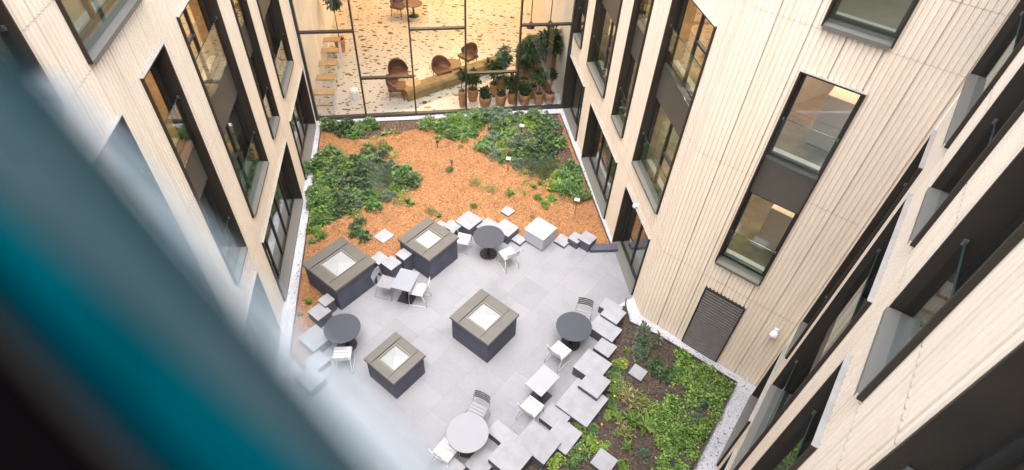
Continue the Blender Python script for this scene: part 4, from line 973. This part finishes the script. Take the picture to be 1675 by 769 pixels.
spot(3.62, 5.12, 'dark blue spike light at the bottom of the ground cover', .2, 'bluelens')
# sensor and lamp on the walls
p = wall_pt(A0, AU, 2.83, 0.02, -1)
t = empty('wall_sensor', (p.x, p.y, 2.24), AU, 'small white sensor on the timber above the terrace door', 'sensor')
mb = MB(); mb.box(-.03, .03, -.03, .02, -.04, .04); mb.build('bracket', M['white'], t, bevel=.004)
mb = MB(); mb.lathe([(.045, -.05), (.05, 0), (.035, .04), (.01, .055)], 16, (0, -.07, 0)); mb.build('housing', M['white'], t, smooth=True)
p = wall_pt(B0, BU, 0.26, 0.02, -1)
t = empty('wall_lamp', (p.x, p.y, 2.0), BU, 'white bulkhead lamp on the angled timber right of the louvre', 'lamp')
mb = MB(); mb.box(-.04, .04, -.02, .03, -.06, .06); mb.build('bracket', M['white'], t, bevel=.005)
mb = MB(); mb.lathe([(.03, .07), (.06, .05), (.085, -.02), (.09, -.075), (.08, -.08), (.07, -.02), (.02, .03)], 22, (0, -.10, .0)); mb.build('shade', M['white'], t, smooth=True)

# ------------------------------------------------------------------ hall furniture
def pot_plant(x, y, pr, ph, crown, label, tall=0.0, n=260, leaf='lf_pot'):
    pr *= 1.08; ph *= 1.15; t = empty('potted_plant', (x, y, .012), random.uniform(0, 6), label, 'potted plant', 'potted plants inside the glazed front')
    mb = MB(); mb.lathe([(pr * .72, 0), (pr * .95, ph * .55), (pr, ph * .92), (pr * .96, ph), (pr * .86, ph), (pr * .86, ph * .9)], 28, cap=False); mb.lathe([(.01, .002), (pr * .72, .002)], 28, cap=False); mb.build('pot', M['terracotta'], t, smooth=True)
    mb = MB(); mb.lathe([(.001, ph * .9), (pr * .87, ph * .9)], 24, cap=False); mb.build('soil', M['soilpot'], t)
    rnd = random.Random(int(x * 1000 + y * 77)); mb = MB(); fm = MB()
    for k in range(7):
        a = rnd.uniform(0, 6.28); q = rnd.uniform(.1, .6) * crown; e = Vector((q * cos(a), q * sin(a), ph + tall + rnd.uniform(.4, 1.3) * crown))
        b0 = Vector((0, 0, ph + tall * .8))
        mb.tube([b0, (b0 + e) / 2, e], [.012, .008, .004], 5)
        for j in range(int(n * 2.0) // 7):
            th = rnd.uniform(0, 6.28); c = rnd.uniform(-1, 1); rr = crown * rnd.uniform(.15, .55)
            dr = Vector((cos(th) * (1 - c * c) ** .5, sin(th) * (1 - c * c) ** .5, c)); p = e + dr * rr
            L = rnd.uniform(.09, .20); leafq(fm, p, dr + Vector((rnd.gauss(0, .4), rnd.gauss(0, .4), rnd.gauss(-.2, .3))), Vector((rnd.gauss(0, .3), rnd.gauss(0, .3), 1)), L, L * rnd.uniform(.35, .6))
    mb.tube([(0, 0, ph * .88), (0.01, 0.01, ph + tall * .5), (0, 0, ph + tall * .8)], [.022, .018, .014], 7)
    mb.build('trunk', M['trunk'], t); fm.build('foliage', M[leaf], t)
for a in [
    (-2.14, 18.03, .13, .58, .20, 'small plant in the tall slim terracotta pot at the left end of the row', .45, 190),
    (-1.80, 18.50, .19, .42, .30, 'leafy plant in a terracotta pot second from the left, set back', .25, 240),
    (-1.32, 18.20, .22, .34, .17, 'low plant in the round-bellied terracotta pot in the front row', .02, 150),
    (-0.75, 18.28, .19, .40, .08, 'nearly bare terracotta pot in the front row', .0, 40),
    (-0.36, 18.48, .15, .40, .30, 'bushy plant in a terracotta pot at the middle of the front row', .15, 280),
    (0.11, 18.50, .21, .38, .22, 'low plant in the wide terracotta pot right of the middle', .08, 180),
    (0.63, 18.52, .16, .42, .32, 'dense plant in a slim terracotta pot near the right end', .45, 320),
    (1.03, 18.66, .19, .40, .16, 'slender plant in the terracotta pot at the right end of the row', .6, 110),
    (-1.04, 19.0, .18, .40, .36, 'broad leafy plant in the back row left of the middle', .30, 330),
    (-0.75, 19.45, .18, .40, .40, 'bushy grey-green plant at the back of the row', .45, 380, 'lf_grey'),
    (0.36, 19.0, .2, .42, .55, 'tall dark bushy tree in a terracotta pot in the back row', .95, 1100),
    (0.95, 19.65, .2, .42, .55, 'tall dark tree at the right back beside the wooden screen', 1.05, 1100),
    (0.05, 19.5, .19, .42, .42, 'mid-height dark plant behind the tall bushy tree', .6, 800),
    (-7.45, 21.4, .2, .48, .36, 'tall plant in a terracotta pot by the left hall wall', 1.25, 300)]: pot_plant(*a)
# wooden benches along the left wall
def bench(x, y, label, first=[None]):
    if first[0] is None:
        t = empty('high_bench', (x, y, .012), TANG - R(3), label, 'bench', 'high wooden benches along the left hall wall')
        mb = MB(); mb.box(-.95, .10, -.17, .17, .70, .745); mb.build('top', M['oak'], t, bevel=.006)
        for sx in (-.88, .04):
            for sy in (-.13, .13): mb = MB(); mb.box(sx - .025, sx + .025, sy - .025, sy + .025, 0, .70); mb.build('leg', M['white'], t)
        mb = MB(); mb.box(-.855, .015, -.15, -.11, .25, .29); mb.build('stretcher', M['oak'], t)
        first[0] = t; return
    dup(first[0], (x, y, .012), TANG - R(3), label)
for i, (x, y) in enumerate([(-6.62, 17.25), (-6.83, 18.2), (-7.02, 19.2), (-7.2, 20.15), (-7.38, 21.0)]):
    bench(x, y, ['high wooden bench nearest the glass on the left of the hall', 'second high wooden bench from the glass', 'middle one of the five high wooden benches', 'fourth high wooden bench from the glass', 'high wooden bench farthest from the glass'][i])
t = empty('pouf', (-6.1, 18.1, .012), 0, 'small white drum stool on the hall floor right of the benches', 'stool')
mb = MB(); mb.lathe([(.15, 0), (.17, .02), (.17, .30), (.15, .33)], 28); mb.build('drum', M['white'], t, smooth=False); mb = MB(); mb.lathe([(.15, .331), (.145, .35), (.05, .36)], 28); mb.build('cushion', M['inwall'], t, smooth=True)
# log bench
a = Vector((-4.30, 18.28)); b = Vector((-0.85, 21.2)); d = b - a
t = empty('log_bench', (a.x, a.y, .012), math.atan2(d.y, d.x), 'long solid timber log bench lying diagonally in the hall', 'bench')
mb = MB(); L = d.length; nx = 14
prof = [(-.27, 0), (-.28, .30), (-.22, .40), (.20, .41), (.27, .33), (.27, 0)]
rnd = random.Random(3); rings = []
for i in range(nx + 1):
    b0 = len(mb.v); k = 1 + rnd.uniform(-.04, .04)
    mb.v += [(L * i / nx, y * k + .01 * rnd.uniform(-1, 1), z * (1 + rnd.uniform(-.02, .02))) for y, z in prof]; rings.append(b0)
for i in range(nx):
    for k in range(5): mb.f.append((rings[i] + k, rings[i] + k + 1, rings[i + 1] + k + 1, rings[i + 1] + k)); mb.m.append(0)
for r_ in (rings[0], rings[-1]): mb.f.append(tuple(r_ + k for k in range(6))); mb.m.append(0)
mb.build('log', M['logw'], t)
def arm_chair(x, y, dx, dy, label, first=[None]):
    if first[0]: dup(first[0], (x, y, .012), face(dx, dy), label); return
    t = empty('shell_chair', (x, y, .012), face(dx, dy), label, 'armchair', 'brown shell armchairs in the hall'); t.scale = (1.15, 1.15, 1.1)
    mb = MB(); n = 18; rows = []
    for j, (z, rr) in enumerate([(.36, .20), (.40, .29), (.55, .33), (.70, .34), (.80, .32)]):
        r0 = []
        for i in range(n + 1):
            a = R(180) + R(180) * i / n if False else R(175) + R(190) * i / n
            top = z if j < 2 else .40 + (z - .40) * (0.45 + 0.55 * max(0, sin((a - pi))) ) 
            r0.append(len(mb.v)); mb.v.append((rr * cos(a), rr * sin(a) * .95, top))
        rows.append(r0)
    for j in range(4):
        for i in range(n): mb.f.append((rows[j][i], rows[j][i + 1], rows[j + 1][i + 1], rows[j + 1][i])); mb.m.append(0)
    s = mb.build('shell', M['leather'], t, smooth=True); md = s.modifiers.new('solid', 'SOLIDIFY'); md.thickness = .035
    mb = MB(); mb.box(-.27, .27, -.24, .27, .35, .45); mb.build('seat', M['leather'], t, bevel=.035)
    for sx in (-.2, .2):
        for sy in (-.18, .2): mb = MB(); mb.tube([(sx, sy, .36), (sx * 1.2, sy * 1.2, 0)], [.018, .012], 8); mb.build('leg', M['brownwood'], t)
    first[0] = t
arm_chair(-4.68, 19.3, .5, -.85, 'brown armchair behind the low oak table, facing the log bench')
arm_chair(-4.58, 18.35, .95, .1, 'brown armchair at the near end of the log bench')
arm_chair(-2.22, 20.95, -.6, -.7, 'brown armchair at the far side of the log bench')
arm_chair(-3.12, 19.75, .5, -.8, 'brown armchair beside the round brown table')
arm_chair(-5.75, 25.0, .8, -.3, 'brown armchair at the far back of the hall')
def low_table(x, y, r, h, mat, label):
    t = empty('low_table', (x, y, .012), 0, label, 'table')
    mb = MB(); mb.lathe([(r - .01, h - .04), (r, h - .03), (r, h - .008), (r - .01, h)], 36); mb.build('tabletop', M[mat], t)
    mb = MB(); mb.lathe([(r * .55, 0), (r * .5, .03), (.05, .06), (.05, h - .06), (r * .4, h - .041)], 20); mb.build('pedestal', M['black' if mat == 'brownwood' else 'oak'], t, smooth=True)
low_table(-2.80, 20.15, .40, .50, 'brownwood', 'round brown side table behind the log bench')
low_table(-4.05, 18.75, .30, .42, 'oak', 'small oak side table between two brown armchairs')
low_table(-5.1, 25.0, .42, .60, 'brownwood', 'round table at the far back of the hall')
# wooden screen and pendant lamps on the right of the hall
t = empty('wooden_screen', (0.62, 20.35, .012), TANG, 'tan wooden screen with clipped corners behind the potted trees', 'screen')
mb = MB(); P = [(-.95, 0), (.75, 0), (.75, 1.5), (.45, 1.85), (-.55, 1.85), (-.95, 1.45)]
mb.poly([(x, -.03, z) for x, z in P]); mb.poly([(x, .03, z) for x, z in P][::-1])
for (p, q) in zip(P, P[1:] + P[:1]): mb.poly([(p[0], -.03, p[1]), (p[0], .03, p[1]), (q[0], .03, q[1]), (q[0], -.03, q[1])])
mb.build('panel', M['oak'], t); mb = MB(); mb.box(-.9, .7, -.2, .2, 0, .05); mb.build('foot', M['oak'], t)
for x, y, lab in ((0.15, 19.9, 'black pendant lamp hanging left of its twin over the potted trees'), (0.85, 20.1, 'black pendant lamp hanging closest to the right hall wall')):
    t = empty('pendant_lamp', (x, y, 2.3), 0, lab, 'lamp', 'black pendant lamps over the potted trees')
    mb = MB(); mb.lathe([(.02, .22), (.05, .20), (.10, .12), (.15, 0), (.14, 0), (.09, .11), (.01, .18)], 24, cap=False); mb.build('lamp_shade', M['black'], t, smooth=True)
    mb = MB(); mb.tube([(0, 0, .2), (0, 0, 6.34)], .018, 8); mb.build('rod', M['black'], t)

# ------------------------------------------------------------------ the open window sash right in front of the lens
def cam_ray(px, py, depth):
    k = depth / 941.445
    return CAM + AX_R * ((px - 837.5) * k) + AX_D * ((py - 384.5) * k) + AX_F * depth
SO = cam_ray(200, 700, .105)                     # a point on the seal line
e1 = (cam_ray(560, 1060, .100) - cam_ray(-160, 340, .112)).normalized()   # along the sash rail
e3 = (AX_F - e1 * AX_F.dot(e1)).normalized()
e2 = e3.cross(e1).normalized()
if e2.dot(AX_R) < 0: e2 = -e2                    # e2: from the frame towards the glass (up-right)
sash = bpy.data.objects.new('open_window_sash', None); COL.objects.link(sash); sash.empty_display_size = .1
sash.matrix_world = Matrix(((e1.x, e2.x, e3.x, SO.x), (e1.y, e2.y, e3.y, SO.y), (e1.z, e2.z, e3.z, SO.z), (0, 0, 0, 1)))
tag(sash, 'out-of-focus open window sash close to the lens, black frame with teal glass edge', 'window')
def on_sash(x, y):
    d = (AX_R * ((x - 837.5) / 941.445) + AX_D * ((y - 384.5) / 941.445) + AX_F); k = (SO - CAM).dot(e3) / d.dot(e3)
    q = CAM + d * k - SO; return (q.dot(e1), q.dot(e2))
def strip(name, la, lb, z0, z1, mat):
    """a long flat bar between two edge lines of the sash, with real thickness"""
    P = []
    for (p, q) in (la, lb):
        a, b = Vector(on_sash(*p)), Vector(on_sash(*q)); d = (b - a).normalized()
        P.append((a - d * .02, b + d * .03))
    lo, hi = P
    q = [lo[0], lo[1], hi[1], hi[0]]
    mb = MB(); mb.poly([(p.x, p.y, z0) for p in q]); mb.poly([(p.x, p.y, z1) for p in q][::-1])
    for a, b in zip(q, q[1:] + q[:1]): mb.poly([(a.x, a.y, z0), (b.x, b.y, z0), (b.x, b.y, z1), (a.x, a.y, z1)])
    return mb.build(name, M[mat], sash)
E0 = ((-900, 500), (-500, 900)); E1 = ((0, 552), (205, 769)); E2 = ((0, 518), (240, 769)); E2b = ((0, 440), (305, 769)); E3 = ((0, 345), (500, 769)); E4 = ((46, 175), (548, 769))
strip('frame', E0, E1, -.004, .03, 'sash_black')
strip('gasket', E1, E2, -.001, .02, 'sash_seal')
strip('dark_band', E2, E2b, .0, .014, 'sash_navy')  # dark side of the teal edge as its own colour band
strip('glass_edge', E2b, E3, .0, .012, 'sash_teal')
strip('pale_reflection_band', E3, E4, .001, .012, 'sash_pale')  # pale band puts the glass reflection's tone into the colour
# the pane itself runs away from the edge into the courtyard; a reflection painted into colour and alpha fades across it
def sash_pt(x, y, dep): return sash.matrix_world.inverted() @ cam_ray(x, y, dep)
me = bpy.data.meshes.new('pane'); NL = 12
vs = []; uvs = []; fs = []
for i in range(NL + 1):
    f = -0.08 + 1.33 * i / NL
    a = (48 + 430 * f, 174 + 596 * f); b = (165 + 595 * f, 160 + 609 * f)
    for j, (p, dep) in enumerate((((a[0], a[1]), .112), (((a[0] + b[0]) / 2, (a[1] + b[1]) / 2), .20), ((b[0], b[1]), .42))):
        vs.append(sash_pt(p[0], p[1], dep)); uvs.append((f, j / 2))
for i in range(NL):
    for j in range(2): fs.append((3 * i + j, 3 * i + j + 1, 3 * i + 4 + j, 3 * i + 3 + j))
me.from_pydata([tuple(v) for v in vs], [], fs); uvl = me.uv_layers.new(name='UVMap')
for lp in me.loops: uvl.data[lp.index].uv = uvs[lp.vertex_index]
me.materials.append(M['sash_reflection']); po = bpy.data.objects.new('pane', me); COL.objects.link(po); po.parent = sash

for lst in protos.values():
    for o in lst:
        if 'label' not in o: bpy.data.objects.remove(o)
